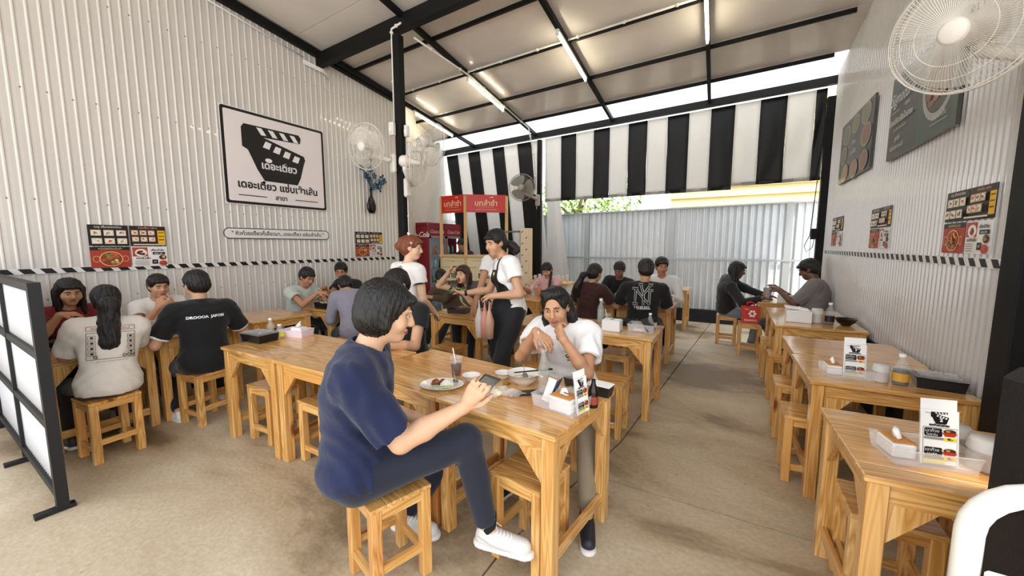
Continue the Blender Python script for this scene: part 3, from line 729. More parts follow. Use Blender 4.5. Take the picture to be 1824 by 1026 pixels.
def person(label, loc, rz, P, group=None):
    """one continuous body; hair, clothes and shoes are its children.  Local frame: x right, y forward, z up, origin on the floor."""
    root = thing('person', label, 'person', (loc[0], loc[1], 0), math.radians(rz), group)
    g = P.get; h = g('res', .011); s = g('s', 1.0); rmin = h * .72
    hz_ = g('hip', .53); pel = V(0, 0, hz_)
    lean = math.radians(g('lean', 5)); side = math.radians(g('side', 0)); tw = math.radians(g('twist', 0))
    if g('world'):                                                            # hands, feet and head given as places in the room
        P = dict(P); cz, sz = math.cos(-math.radians(rz)), math.sin(-math.radians(rz)); g = P.get
        for key in ('handR', 'handL', 'footR', 'footL', 'headW'):
            if key in P: x_, y_ = P[key][0] - loc[0], P[key][1] - loc[1]; P[key] = (x_ * cz - y_ * sz, x_ * sz + y_ * cz, P[key][2])
        for key in ('fdirR', 'fdirL', 'palmR', 'palmL', 'footdirW'):
            if key in P: x_, y_ = P[key][:2]; P[key.replace('dirW', 'dir')] = (x_ * cz - y_ * sz, x_ * sz + y_ * cz, P[key][2])
    def spine(lean, side):
        up = nrm(V(math.sin(side), math.sin(lean), math.cos(lean) * math.cos(side)))
        upc = nrm(up + V(0, math.sin(math.radians(g('hunch', 8))), 0))          # upper back curls further
        waist = pel + up * .17 * s; chest = waist + nrm(up + upc) * .17 * s; neck0 = chest + upc * .15 * s
        rt = V(math.cos(tw), -math.sin(tw), 0) * 1.0; rt = nrm(rt - upc * (rt @ upc)); fw = nrm(np.cross(upc, rt))
        head_dir = nrm(upc + fw * g('neckf', .35))
        headc = neck0 + head_dir * .165 * s + V(*g('headoff', (0, 0, 0)))
        return up, upc, waist, chest, neck0, rt, fw, head_dir, headc
    if 'headW' in P:
        T_ = V(*P['headW'])
        for _ in range(12):
            c0 = spine(lean, side)[8]; r_ = c0 - pel; e_ = T_ - c0
            lean += e_[1] / .62 * .7; side += e_[0] / .62 * .7
        lean = max(-.4, min(1.25, lean)); side = max(-.6, min(.6, side))
    up, upc, waist, chest, neck0, rt, fw, head_dir, headc = spine(lean, side)
    sw = g('sw', .172) * s
    sho = {1: neck0 + rt * sw - upc * .055 * s + fw * g('shf', 0.), -1: neck0 - rt * sw - upc * .055 * s + fw * g('shf', 0.)}
    if 'shr' in P: sho[1] = sho[1] + V(*P['shr'])
    if 'shl' in P: sho[-1] = sho[-1] + V(*P['shl'])
    hy, hp, hr = g('head', (0, 0, 0))                                        # yaw (left +), pitch (down +), roll
    HR = np.array(Euler((math.radians(-hp), math.radians(hr), math.radians(hy))).to_matrix())
    def hd(x, y, z): return headc + HR @ (V(x, y, z) * s)
    arms = {}
    for sd, key in ((1, 'R'), (-1, 'L')):
        tgt = g('hand' + key, (sd * .2, .3, .78)); pole = g('pole' + key, (sd * .5, -.3, -1)); la, lb = .285 * s, .25 * s
        e, w = ik(sho[sd], tgt, la, lb, pole); arms[sd] = (sho[sd], e, w)
    legs = {}
    for sd, key in ((1, 'R'), (-1, 'L')):
        hip = pel + V(sd * .09 * s, 0, -.01); ft = g('foot' + key, (sd * .12, .42, .08)); pole = g('kpole' + key, (sd * .1, 1, .9))
        k_, a_ = ik(hip, ft, .43 * s, .42 * s, pole); legs[sd] = (hip, k_, a_)
    fem = g('fem', 0); bulk = g('bulk', 1.0)
    # ---- body
    f = Field()
    Rt = np.stack([rt, fw, upc], 1)
    def torso(F, e=0., k=.05):
        F.el(chest + upc * .0, (.150 * s * bulk + e, .095 * s * bulk + e, .165 * s + e), Rt, k)
        F.rc(sho[1] * .86 + sho[-1] * .14, sho[-1] * .86 + sho[1] * .14, .062 * s + e, .062 * s + e, k)
        F.el(waist, (.128 * s * bulk + e, .092 * s * bulk + e, .15 * s + e), None, k)
        F.el(pel + V(0, -.01, .03), (.155 * s * bulk + e, .115 * s * bulk + e, .12 * s + e), None, k)
        if fem:
            for q in (-1, 1): F.el(chest + rt * q * .062 * s + fw * .075 * s * bulk - upc * .02, (.055 * s + e, .05 * s + e, .055 * s + e), None, .03)
    torso(f, -.006)
    f.rc(neck0 - upc * .04, hd(0, -.012, -.045), .055 * s * (.9 if fem else 1), .050 * s * (.88 if fem else 1), .03)
    # head
    f.el(hd(0, -.008, .032), V(.074, .092, .086) * s, HR, .02)
    f.el(hd(0, .022, -.032), V(.058, .066, .078) * s, HR, .03)
    f.el(hd(0, .062, -.086), V(.026, .022, .020) * s, HR, .03)                # chin
    f.rc(hd(0, .088, .012), hd(0, .104, -.026), .009 * s, .014 * s, .012)       # nose
    for q in (-1, 1):
        f.el(hd(q * .009, .098, -.031), V(.010, .010, .007) * s, HR, .006)
        f.el(hd(q * .031, .083, .004), V(.019, .013, .013) * s, HR, .012, 'sub')   # eye sockets
        f.el(hd(q * .031, .083, .026), V(.022, .010, .006) * s, HR, .012)           # brow
        f.el(hd(q * .042, .058, -.030), V(.022, .020, .022) * s, HR, .03)           # cheek
        f.el(hd(q * .077, -.004, -.004), V(.010, .020, .031) * s, HR @ rotm('Y', q * 8), .006)      # ear
        f.el(hd(q * .083, .000, -.002), V(.006, .011, .018) * s, HR, .004, 'sub')
    if not g('mouth_open'):
        f.el(hd(0, .088, -.055), V(.023, .010, .0055) * s, HR, .005); f.el(hd(0, .087, -.066), V(.019, .010, .0065) * s, HR, .005)
    else:
        f.el(hd(0, .088, -.060), V(.018, .012, .018) * s, HR, .006); f.el(hd(0, .098, -.062), V(.010, .014, .012) * s, HR, .003, 'sub')
    for sd, key in ((1, 'R'), (-1, 'L')):
        a, e, w = arms[sd]; b2 = g('armr', 1.0)
        f.rc(a, e, .047 * s * b2, .038 * s * b2, .03); f.rc(e, e + (w - e) * .35, .037 * s * b2, .038 * s * b2, .015); f.rc(e + (w - e) * .35, w, .038 * s * b2, .024 * s, .015)
        fd = g('fdir' + key); fd = nrm(w - e) if fd is None else nrm(fd)
        hand(f, w, fd, g('palm' + key, (-sd * .3, -.2, -1)), sd, g('curl' + key, .55), s * g('hs', 1.), rmin=rmin)
    for sd in (1, -1):
        a, k_, b = legs[sd]; lg = .070
        f.rc(a, k_, lg * s, .045 * s, .04); f.rc(k_, b, .043 * s, .030 * s, .02)
        # foot core
        dxy = V(k_[0] - a[0], k_[1] - a[1], 0) if g('footdir') is None else V(*g('footdir')); dxy = nrm(dxy)
        f.rc(b, b + dxy * .09 - V(0, 0, .045), .028 * s, .022 * s, .02)
    body = field_obj('body', f, h, skin(g('skin', '#c79b7b')), root)
    me = body.data
    if g('face', 1):
        me.materials.append(mat('lip_' + str(g('lips', '#9c5a4c')).lstrip('#'), g('lips', '#9c5a4c'), .4)); me.materials.append(mat('mouth_dark', '#3a1210', .6))
        co_ = np.empty(len(me.polygons) * 3); me.polygons.foreach_get('center', co_); co_ = co_.reshape(-1, 3)
        q = (co_ - headc) @ HR / s
        mi = np.zeros(len(q), np.int32)
        if g('mouth_open'):
            r = ((q[:, 0] / .020) ** 2 + ((q[:, 2] + .061) / .021) ** 2); mi[(r < 1) & (q[:, 1] > .06)] = 1; r = ((q[:, 0] / .0115) ** 2 + ((q[:, 2] + .062) / .0135) ** 2); mi[(r < 1) & (q[:, 1] > .05)] = 2
        else: mi[((q[:, 0] / .024) ** 2 + ((q[:, 2] + .060) / .0115) ** 2 < 1) & (q[:, 1] > .075)] = 1
        me.polygons.foreach_set('material_index', mi)
        iris = mat('iris', '#1a0f0a', .15); ew = mat('eye_white', '#d3c8be', .3)
        for qx in (-1, 1):
            mb = MB()
            M = Matrix.Translation(hd(qx * .031, .0785, .004)) @ Matrix(HR.tolist()).to_4x4() @ Matrix.Rotation(-PI / 2, 4, 'X')
            mb.lathe([(.0001, .0085 * s), (.008 * s, .006 * s), (.0125 * s, 0), (.0001, -.004)], ew, 12, M=M, sy=.38)
            mb.lathe([(.0001, .0102 * s), (.0046 * s, .0092 * s), (.0066 * s, .0070 * s), (.0066 * s, .004)], iris, 10, M=M, sy=.62)
            mb.build('eye', root)
        hm = hair_mat(g('hair', '#14100f'))
        for qx in (-1, 1):
            mb = MB(); mb.tube([hd(qx * .014, .098, .0275), hd(qx * .030, .0965, .031), hd(qx * .048, .083, .025)], [.0028 * s, .0036 * s, .0016 * s], hm, 6); mb.build('eyebrow', root)
    # ---- top
    tc = g('top', '#dddddd'); topm = mat('cloth_' + tc.lstrip('#'), tc, .85, bump=(11, 1.0), sheen=.15)
    t = Field(); e = g('loose', .014); torso(t, e)
    long_ = g('sleeve', .5); hemz = g('hem', .02)
    for sd in (1, -1):
        a, e_, w = arms[sd]
        if long_ <= 1: b = a + (e_ - a) * long_; d_ = nrm(e_ - a); t.rc(a, b + d_ * .03, .056 * s + e, (.054 + g('flare', .012)) * s + e * .5, .03, clip=(b, d_))
        else: t.rc(a, e_, .055 * s + e * .6, .047 * s + e * .5, .03); b = e_ + (w - e_) * (long_ - 1); d_ = nrm(w - e_); t.rc(e_, b + d_ * .02, .046 * s + e * .5, .034 * s + e * .4, .02, clip=(b, d_))
        if long_ <= 1: t.rc(b - d_ * .035, b + d_ * .06, .047 * s, .052 * s + e * .5, .004, op='sub')
    if g('skirtshirt', 0): t.el(pel + V(0, 0, -.02), (.175 * s, .14 * s, .12 * s), None, .05)
    hb = pel + V(0, 0, hemz)
    t.cut(hb, -up)
    t.rc(neck0 + upc * .005 + fw * .010, neck0 + head_dir * .2, .060 * s, .075 * s, .012, op='sub')
    top = field_obj('shirt', t, h, topm, root, g('fold', .0045), g('fs', 42), g('seed', len(label)))
    # ---- lower garment
    lc = g('low', '#1c1d24'); lowm = mat('cloth_' + lc.lstrip('#'), lc, .85, bump=(260, .15), sheen=.15)
    l = Field(); l.el(pel + V(0, -.005, .02), (.160 * s * bulk + .006, .122 * s * bulk + .006, .125 * s), None, .04); l.cut(pel + up * .11, up)
    if g('skirt'):
        L = g('skirt'); ft = (legs[1][2] + legs[-1][2]) / 2; kn = (legs[1][1] + legs[-1][1]) / 2
        l.rc(pel, kn, .15 * s, .13 * s, .05, flat=(V(0, 1, 0), 1.25)); l.rc(kn, kn + (ft - kn) * L, .13 * s, .16 * s, .05, clip=(kn + (ft - kn) * L, nrm(ft - kn)))
    else:
        sh = g('shorts', 0)
        for sd in (1, -1):
            a, k_, b = legs[sd]; d_ = nrm(b - k_); pr = g('legr', 1.0)
            if sh: kk = a + (k_ - a) * sh; l.rc(a, kk, .086 * s, .080 * s, .04, clip=(kk, nrm(k_ - a)))
            else: l.rc(a, k_, .086 * s * pr, .062 * s * pr, .04); l.rc(k_, b, .060 * s * pr, .048 * s * pr, .025, clip=(b - d_ * g('crop', .03), d_))
    low = field_obj('trousers' if not g('skirt') else 'skirt', l, h, lowm, root, .005, 22, len(label) + 1)
    # ---- shoes
    if g('shoes', '#e8e6e2'):
        shm = mat('shoe_' + g('shoes', '#e8e6e2').lstrip('#'), g('shoes', '#e8e6e2'), .5); som = mat('sole_white', '#dedbd4', .6)
        for sd in (1, -1):
            b = legs[sd][2]; a, k_, _ = legs[sd]
            dxy = V(k_[0] - a[0], k_[1] - a[1], 0) if g('footdir') is None else V(*g('footdir')); dxy = nrm(dxy)
            z0 = b[2] - .075; lat = V(-dxy[1], dxy[0], 0)
            q = Field(); c = V(b[0], b[1], z0)
            q.rc(c + V(0, 0, .045) - dxy * .02, c + V(0, 0, .08) - dxy * .01, .038 * s, .036 * s, .02)
            q.rc(c + V(0, 0, .040) + dxy * .03, c + V(0, 0, .034) + dxy * .155 * s, .040 * s, .034 * s, .02, flat=(lat, .95))
            q.cut(c + V(0, 0, .016), (0, 0, -1)); q.cut(c + V(0, 0, .098), (0, 0, 1))
            so_ = field_obj('shoe', q, min(h, .009), shm, root)
            q = Field(); q.rc(c - dxy * .03, c + dxy * .165 * s, .040 * s, .040 * s, .01); q.cut(c + V(0, 0, .024), (0, 0, 1)); q.cut(c + V(0, 0, .0), (0, 0, -1))
            field_obj('sole', q, min(h, .009), som, so_)
            if g('laces'):
                mb = MB(); lm_ = mat('lace_white', '#f7f5f0', .7)
                for i in range(5):
                    c_ = c + dxy * (.045 + .018 * i) + V(0, 0, .086 - .0028 * i)
                    mb.tube([c_ - lat * .024 + V(0, 0, -.008), c_ - lat * .01 + dxy * .006 + V(0, 0, .002), c_ + lat * .01 - dxy * .004 + V(0, 0, .002), c_ + lat * .024 + V(0, 0, -.008)], .0028, lm_, 6)
                mb.tube([c + dxy * .04 + V(0, 0, .092), c + dxy * .03 + lat * .03 + V(0, 0, .098), c + dxy * .055 + lat * .035 + V(0, 0, .08)], .0024, lm_, 6)
                sw_ = MB()
                for sg in (-1, 1): sw_.tube([c + dxy * (-.035 + .15 * t_) * s + lat * sg * (.0405 - .006 * abs(t_ - .45)) * s + V(0, 0, .030 + .034 * (1 - t_) ** 2) for t_ in np.linspace(0, 1, 7)][::-1], [.001, .003, .004, .0045, .0045, .003, .001], mat('shoe_stripe', '#b9b6b0', .5), 6)
                sw_.build('side_stripe', so_)
                mb.build('laces', so_)
                q = Field(); q.rc(c + V(0, 0, .06), c + V(0, 0, .165), .034 * s, .036 * s, .01); q.cut(c + V(0, 0, .16), (0, 0, 1))
                field_obj('sock', q, .008, mat('cloth_sock', '#141416', .9), root)
    # ---- hair
    hs_ = g('hairstyle', 'short'); hc = g('hair', '#14100f'); H = Field(); hh = min(h, .009)
    H.el(hd(0, -.014, .040), V(.086, .104, .094) * s, HR, .02)
    if hs_ in ('short', 'bowl', 'slick'):
        H.el(hd(0, -.045, -.005), V(.079, .070, .078) * s, HR, .02)
        if hs_ == 'bowl':
            H.el(hd(0, -.030, -.020), V(.088, .085, .085) * s, HR, .02); H.rc(hd(-.07, .0, .03), hd(-.078, .005, -.045), .022 * s, .014 * s, .02); H.rc(hd(.07, .0, .03), hd(.078, .005, -.045), .022 * s, .014 * s, .02)
    if hs_ in ('long', 'pony', 'bun', 'half', 'braid'):
        H.el(hd(0, -.045, -.010), V(.080, .070, .085) * s, HR, .02)
    if hs_ == 'long':
        L = g('hairlen', .32); bk = -fw * .055 * s
        for q, r in ((-.065, .034), (-.03, .042), (.03, .042), (.065, .034)):
            H.rc(hd(q, -.05, .0), hd(q, -.05, 0) + rt * q * .25 - V(0, 0, L) * s + bk * .3, r * s, .022 * s, .03)
        for q in (-1, 1): H.rc(hd(q * .075, .0, .03), hd(q * .08, .015, -.12) - V(0, 0, L * .35), .024 * s, .016 * s, .02)
    if hs_ == 'half':
        for q in (-1, 1):
            H.rc(hd(q * .066, -.035, .03), hd(q * .084, -.045, -.10), .030 * s, .030 * s, .03); H.rc(hd(q * .084, -.045, -.10), hd(q * .102, -.03, -.145), .026 * s, .006 * s, .02)
        H.rc(hd(-.04, .05, .105), hd(.05, .04, .105), .022 * s, .024 * s, .03)
        H.rc(hd(-.04, -.06, -.05), hd(-.05, -.07, -.13), .035 * s, .018 * s, .03); H.rc(hd(.04, -.06, -.05), hd(.05, -.07, -.13), .035 * s, .018 * s, .03)
    if hs_ == 'pony':
        L = g('hairlen', .3); d0 = hd(0, -.10, -.01); d1 = d0 - fw * .085 - upc * .02 + V(*g('pdir', (0, 0, 0))); pr = g('ponyr', 1.)
        H.rc(hd(0, -.09, -.01), d1 - V(0, 0, .03), .030 * s, .036 * s * pr, .02)
        H.rc(d1 - V(0, 0, .03), d1 - fw * .03 + V(*g('pdir', (0, 0, 0))) - up * L * .6, .038 * s * pr, .046 * s * pr, .03)
        e0 = d1 - fw * .03 + V(*g('pdir', (0, 0, 0))) - up * L * .6
        for q in (-.03, -.012, .012, .03): H.rc(e0 + rt * q * .6, e0 + rt * q * 1.6 - V(0, 0, L * (.42 - abs(q))), .026 * s * pr, .006 * s, .012)
    if hs_ == 'bun':
        H.el(hd(0, -.10, .055), V(.045, .042, .042) * s, HR, .015)
        if g('bun2'): H.el(hd(0, -.125, .0), V(.040, .040, .048) * s, HR, .015)
    if hs_ == 'braid':
        for i in range(7): H.el(hd(-.07, -.02, -.05) + V(0, .02 + .012 * i, -.04 * i), (.024, .024, .030), None, .01)
    fr = g('fringe', .062)
    if hs_ == 'half': H.el(hd(0, .100, .028), V(.058, .050, .060) * s, HR, .012, 'sub')
    # clear the face and ears
    H.el(hd(0, .085, -.035), V(.066, .075, .098) * s, HR, .012, 'sub')
    if hs_ in ('short', 'bun', 'pony', 'slick', 'half'):
        for q in (-1, 1): H.el(hd(q * .092, .012, -.030), V(.026, .030, .044) * s, HR, .010, 'sub')
    if fr: H.el(hd(0, .078, fr + .004), V(.060, .026, .020) * s, HR, .015)
    hh = min(hh, .0065) if h < .0095 else hh
    P_, F_ = H.mesh(hh, .002, 75, 2)
    q_ = (P_ - headc) @ HR / s; az = np.arctan2(q_[:, 0], -(q_[:, 1] + .0)) ; rr_ = np.sqrt(q_[:, 0] ** 2 + q_[:, 1] ** 2 + .0004)
    fr_ = 26 if h < .0095 else 17; am = .0026 * np.clip(rr_ / .06, 0, 1)
    dsp = am * (np.sin(az * fr_ + 2.5 * np.sin(q_[:, 2] * 22 + az)) + .6 * np.sin(az * fr_ * 1.7 + 9 * q_[:, 2]))
    od = np.stack([q_[:, 0], q_[:, 1], .5 * np.maximum(q_[:, 2], 0)], 1); od /= np.linalg.norm(od, axis=1)[:, None] + 1e-6; P_ = P_ + (od * dsp[:, None]) @ HR.T
    np_mesh('hair', P_, F_, hair_mat(hc), root)
    if DEBUG: report(label, loc, rz, headc, sho, arms, legs, pel, lean)
    info = dict(root=root, headc=headc, HR=HR, s=s, arms=arms, legs=legs, chest=chest, neck0=neck0, rt=rt, fw=fw, up=up, upc=upc, pel=pel, hd=hd, waist=waist, sho=sho)
    return info
# ------------------------------------------------------------------ the people
PP = {}
def guest(key, label, loc, rz, **P):
    P.setdefault('world', 1); PP[key] = person(label, loc, rz, P); return PP[key]
navy = guest('navy', 'man in navy polo seated on the nearest stool, looking at his phone', (-1.42, 1.12), -50,
    res=.0065, hunch=16, s=1.13, hip=.55, headW=(-1.30, 1.18, 1.315), top='#101b3e', low='#181b2b', bulk=1.2, sw=.19, head=(10, 14, 0), loose=.022,
    handR=(-.96, 1.28, .865), fdirR=(.55, .10, .75), palmR=(-.25, .75, .1), curlR=.75, poleR=(.15, -.5, -1), handL=(-1.36, 1.40, .68), poleL=(-.4, -.5, -1),
    footR=(-.94, 1.43, .205), footL=(-1.50, 1.43, .075), kpoleR=(.0, .6, 1), hairstyle='bowl', hair='#171311', skin='#d3a786', sleeve=.82, hem=-.01, shoes='#d8d5cf', armr=1.1, footdirW=(.95, .16, 0), laces=1, fold=.007, crop=.05, face=1)
whiteman = guest('whiteman', 'man with slicked back dark hair in white tee, elbows on the table', (-.96, 2.56), 176,
    res=.0075, hunch=12, s=1.04, headW=(-.98, 2.31, 1.165), top='#eeecea', low='#8a7c64', head=(12, 12, 6), bulk=1.05,
    handR=(-1.03, 2.12, 1.02), fdirR=(.75, -.25, -.35), palmR=(.2, .2, -1), curlR=.5, poleR=(.6, .2, -1), handL=(-.86, 2.15, .985), fdirL=(-.55, .45, .55), palmL=(-.4, .7, .5), curlL=.95, poleL=(-.45, .6, -1),
    footR=(-1.15, 2.0, .075), footL=(-.62, 1.93, .075), kpoleL=(-.5, 1, 1), hairstyle='half', hair='#151414', skin='#c08f6c', sleeve=.62, loose=.03, fold=.006, shoes='#23252b', fringe=0)
guest('server', 'standing server in white tee and black apron handing over a plate', (-1.80, 3.16), 138,
    s=1.02, hip=.93, headW=(-1.92, 3.08, 1.58), top='#efece9', low='#1a191b', fem=1, head=(25, 12, 0), hunch=10,
    handL=(-1.84, 2.90, 1.10), fdirL=(-1, .3, -.1), palmL=(.2, .3, -1), handR=(-2.33, 3.14, 1.07), fdirR=(-1, .2, .05), palmR=(0, 0, 1), poleL=(-.9, -.6, -1), poleR=(.2, -.2, -1),
    footR=(-1.86, 3.22, .08), footL=(-1.74, 3.0, .08), kpoleR=(0, 1, 0), kpoleL=(0, 1, 0), hairstyle='pony', hairlen=.12, hair='#191312', skin='#c99a78', loose=.02, legr=1.2, hem=-.08, shoes='#1b1b1d', footdir=(0, 1, 0))
guest('nine', 'standing woman with reddish tied-up hair, white tee numbered nine, black skirt', (-2.72, 2.78), -8,
    s=.97, hip=.90, headW=(-2.70, 2.80, 1.485), top='#e6e2dc', low='#121214', fem=1, head=(-52, 8, 0), hunch=6, skirt=.9,
    handR=(-2.55, 2.92, .90), handL=(-2.78, 3.10, .93), poleR=(.5, -.7, -1), hairstyle='bun', bun2=1, hair='#7a3d1f', skin='#dcb595', sleeve=.45, loose=.008,
    footR=(-2.68, 2.70, .08), footL=(-2.80, 2.80, .08), kpoleR=(0, 1, 0), kpoleL=(0, 1, 0), shoes='#1b1b1d', footdir=(0, 1, 0), hem=.06)
guest('teal', 'woman with teal collar on grey polo, mouth open, hand by her ear', (-3.02, 4.45), 188,
    s=1.05, headW=(-3.15, 4.22, 1.285), top='#55565a', low='#202024', fem=1, head=(-8, -2, 4), mouth_open=1, lips='#c23a33', hunch=8,
    handR=(-3.32, 4.13, 1.19), fdirR=(.45, .2, .7), palmR=(.8, .2, 0), curlR=.8, poleR=(1.6, .5, -.6), handL=(-3.02, 4.02, .95), fdirL=(-.8, -.2, .2), curlL=.6, poleL=(0, .4, -1),
    hairstyle='long', hairlen=.22, hair='#43251a', skin='#ddb08e', footR=(-3.1, 4.0, .07), footL=(-2.9, 4.0, .07))
guest('brownbow', 'man in brown jacket bowing his head over the table, before the red fridge', (-3.72, 4.75), 215,
    headW=(-3.70, 4.42, 1.17), top='#5c4a38', low='#25252a', head=(10, 40, 0), hunch=20, sleeve=1.8, handR=(-4.0, 4.28, .82), handL=(-3.82, 4.28, .80), skin='#d2a684', footR=(-3.95, 4.35, .07), footL=(-3.75, 4.35, .07), face=0)
guest('staff', 'staff member in white tee bending behind the server', (-2.42, 3.98), 175,
    s=1.0, hip=.92, headW=(-2.30, 3.72, 1.52), top='#f1eeea', low='#18181a', handR=(-2.48, 3.55, .90), handL=(-2.2, 3.62, .95), footR=(-2.48, 4.0, .08), footL=(-2.3, 4.0, .08), kpoleR=(0, 1, 0), kpoleL=(0, 1, 0), hairstyle='short', skin='#c99a78', shoes='#1b1b1d', head=(-20, 20, 0), footdir=(0, 1, 0), hem=-.06, loose=.02, face=0)
guest('hidden', 'person with dark hair seated behind the navy polo man, only the crown showing', (-2.42, 2.46), 175,
    s=1.08, headW=(-2.44, 2.34, 1.25), top='#121214', low='#121214', handR=(-2.5, 2.0, .80), handL=(-2.25, 2.0, .80), hairstyle='short', skin='#c99a78', head=(0, 20, 0), footR=(-2.5, 1.95, .07), footL=(-2.25, 1.95, .07))
guest('red', 'long-haired woman in dark red top, eating by the left wall', (-5.14, 1.02), -85,
    s=.97, headW=(-5.02, 1.02, 1.17), top='#6d1216', low='#1f1f24', fem=1, handR=(-4.78, .90, .98), fdirR=(.2, 1, 0), curlR=.7, handL=(-4.72, 1.15, .80), hairstyle='long', hairlen=.22, hair='#17110f', skin='#b98b6a', head=(-5, 12, 0), sleeve=.5, footR=(-4.7, .9, .07), footL=(-4.7, 1.15, .07))
guest('whiteback', 'woman with long black ponytail and printed white tee, her back to us', (-3.98, .95), 84,
    res=.009, s=.96, headW=(-4.13, 1.02, 1.165), top='#ded8cf', low='#2a2320', fem=0, handR=(-4.44, 1.14, .80), handL=(-4.44, .84, .80), poleR=(.25, -.1, -1), poleL=(-.25, -.1, -1), hairstyle='pony', hairlen=.52, ponyr=1.55, pdir=(0, .02, 0), hair='#120d0d', skin='#b98b6a', head=(-5, 18, 0), sleeve=.8, loose=.020, fold=.006, hem=-.07, flare=.02, skirtshirt=1, face=0, bulk=1.1, footR=(-4.35, 1.1, .07), footL=(-4.35, .8, .07), shoes='#3a3434')
guest('folded', 'person in white with hands folded under the chin, by the left wall', (-5.16, 1.66), -90,
    s=.98, headW=(-5.0, 1.62, 1.08), top='#e3dfda', low='#2b2b30', handR=(-4.80, 1.54, .95), handL=(-4.80, 1.66, .95), poleR=(.5, 0, -1), poleL=(-.5, 0, -1), fdirR=(-.3, .3, 1), fdirL=(-.3, -.3, 1), curlR=.8, curlL=.8, hairstyle='short', hair='#1a1413', skin='#c4926f', head=(0, 8, 0), footR=(-4.7, 1.5, .07), footL=(-4.7, 1.75, .07))
guest('blackpolo', 'man in black polo with white sleeve bands, his back to us', (-4.03, 1.58), 82,
    res=.009, s=1.05, headW=(-4.13, 1.60, 1.27), top='#0b0b0d', low='#131316', handR=(-4.32, 1.95, .80), handL=(-4.36, 1.36, .80), poleR=(.5, -.1, -1), poleL=(-.5, -.1, -1), bulk=1.12, sw=.18, hairstyle='short', hair='#15110f', skin='#c99a78', head=(12, 12, 0), sleeve=.75, loose=.02, hem=-.08, skirtshirt=1, footR=(-4.35, 1.8, .07), footL=(-4.2, 1.42, .07))
guest('green', 'man in pale green tee eating with chopsticks at the left wall', (-4.98, 3.02), -80,
    headW=(-4.78, 3.05, 1.20), top='#b9c2ba', low='#26262b', handR=(-4.45, 2.98, .97), fdirR=(.8, .5, -.1), handL=(-4.5, 3.3, .82), poleR=(.5, -.6, -1), curlR=.7, bulk=1.12, hairstyle='short', skin='#b07f5f', head=(-10, 25, 0), loose=.02, footR=(-4.5, 2.9, .07), footL=(-4.5, 3.15, .07))
guest('glasses', 'man in black tee with red-framed glasses at the left wall table', (-5.02, 3.92), 188,
    s=1.04, headW=(-5.0, 3.72, 1.27), top='#141416', low='#202025', handR=(-4.95, 3.42, .93), handL=(-4.72, 3.45, .82), hairstyle='short', skin='#bd8b68', head=(35, 12, 0), footR=(-5.1, 3.5, .07), footL=(-4.9, 3.5, .07))
guest('grey', 'person in lilac grey shirt bending low over a bowl, sleeve at table edge', (-3.95, 3.10), 68,
    headW=(-4.30, 3.25, 1.16), top='#8e8a96', low='#2a2a30', handR=(-4.30, 3.42, .82), handL=(-4.32, 3.15, .82), hairstyle='short', hair='#120f0e', skin='#c4926f', head=(0, 42, 0), hunch=24, sleeve=1.7, loose=.028, hem=-.12, skirtshirt=1, footR=(-4.2, 3.4, .07), footL=(-4.2, 3.0, .07), face=0)
guest('pink', 'woman in pink shirt with dark braid, head bowed over her drink', (-2.70, 6.08), 180,
    s=.98, headW=(-2.68, 5.92, 1.20), top='#d9a9a8', low='#26262b', fem=1, handR=(-2.95, 5.62, .85), handL=(-2.65, 5.62, .85), hairstyle='braid', hair='#151112', skin='#d2a684', head=(0, 30, 0), sleeve=1.3, footR=(-2.9, 5.6, .07), footL=(-2.65, 5.6, .07))
guest('brown', 'woman in dark brown tee with low ponytail, back turned, seated at the middle table', (-1.66, 4.95), -8,
    s=1.03, headW=(-1.60, 5.10, 1.29), top='#3b1d16', low='#1f1e22', fem=1, handR=(-1.30, 5.38, .80), handL=(-1.85, 5.4, .80), poleR=(.4, -.1, -1), hairstyle='pony', hairlen=.34, pdir=(-.06, 0, 0), hair='#1d1412', skin='#c99a78', head=(-10, 15, 0), sleeve=.7, loose=.02, footR=(-1.5, 5.35, .07), footL=(-1.8, 5.35, .07), face=0)
guest('darkman', 'man in black shirt leaning in, facing the ponytail woman in brown', (-1.62, 6.38), 180,
    s=1.04, headW=(-1.54, 6.18, 1.285), top='#151518', low='#202024', handR=(-1.75, 5.92, .82), handL=(-1.4, 5.92, .82), hairstyle='short', skin='#8f6850', head=(0, 25, 0), footR=(-1.75, 5.95, .07), footL=(-1.45, 5.95, .07))
guest('emblem', 'man in black tee with white interlocked letters on his back', (-.93, 4.92), 4,
    res=.009, s=1.12, headW=(-.93, 5.04, 1.38), top='#0c0c0e', low='#26262b', handR=(-.80, 5.36, .80), handL=(-1.28, 5.34, .80), poleR=(.5, -.1, -1), poleL=(-.5, -.1, -1), bulk=1.15, sw=.19, hairstyle='short', hair='#221a15', skin='#c2916f', head=(15, 12, 0), sleeve=.75, loose=.018, hem=-.06, footR=(-.8, 5.4, .07), footL=(-1.15, 5.4, .07), face=0)
guest('whiteshirt', 'man in white long-sleeved shirt facing us across the table at the rear', (-.92, 6.40), 178,
    s=1.12, headW=(-.92, 6.24, 1.39), top='#dedddb', low='#25252a', handR=(-1.1, 5.95, .80), handL=(-.75, 5.98, .80), hairstyle='short', skin='#b98663', head=(25, 10, 0), sleeve=1.9, footR=(-1.05, 5.98, .07), footL=(-.8, 5.98, .07))
guest('hoodie', 'woman in black long-sleeved top and grey jeans leaning over the table', (-.02, 6.98), -75,
    s=1.06, headW=(.08, 6.82, 1.36), top='#1e1d1e', low='#7f868c', fem=0, handR=(.42, 6.55, .80), handL=(.45, 6.9, .80), hairstyle='long', hairlen=.25, hair='#161212', skin='#6d4a3a', head=(0, 15, 0), hunch=22, sleeve=1.9, loose=.03, hem=0, footR=(.30, 6.75, .07), footL=(.33, 6.98, .07))
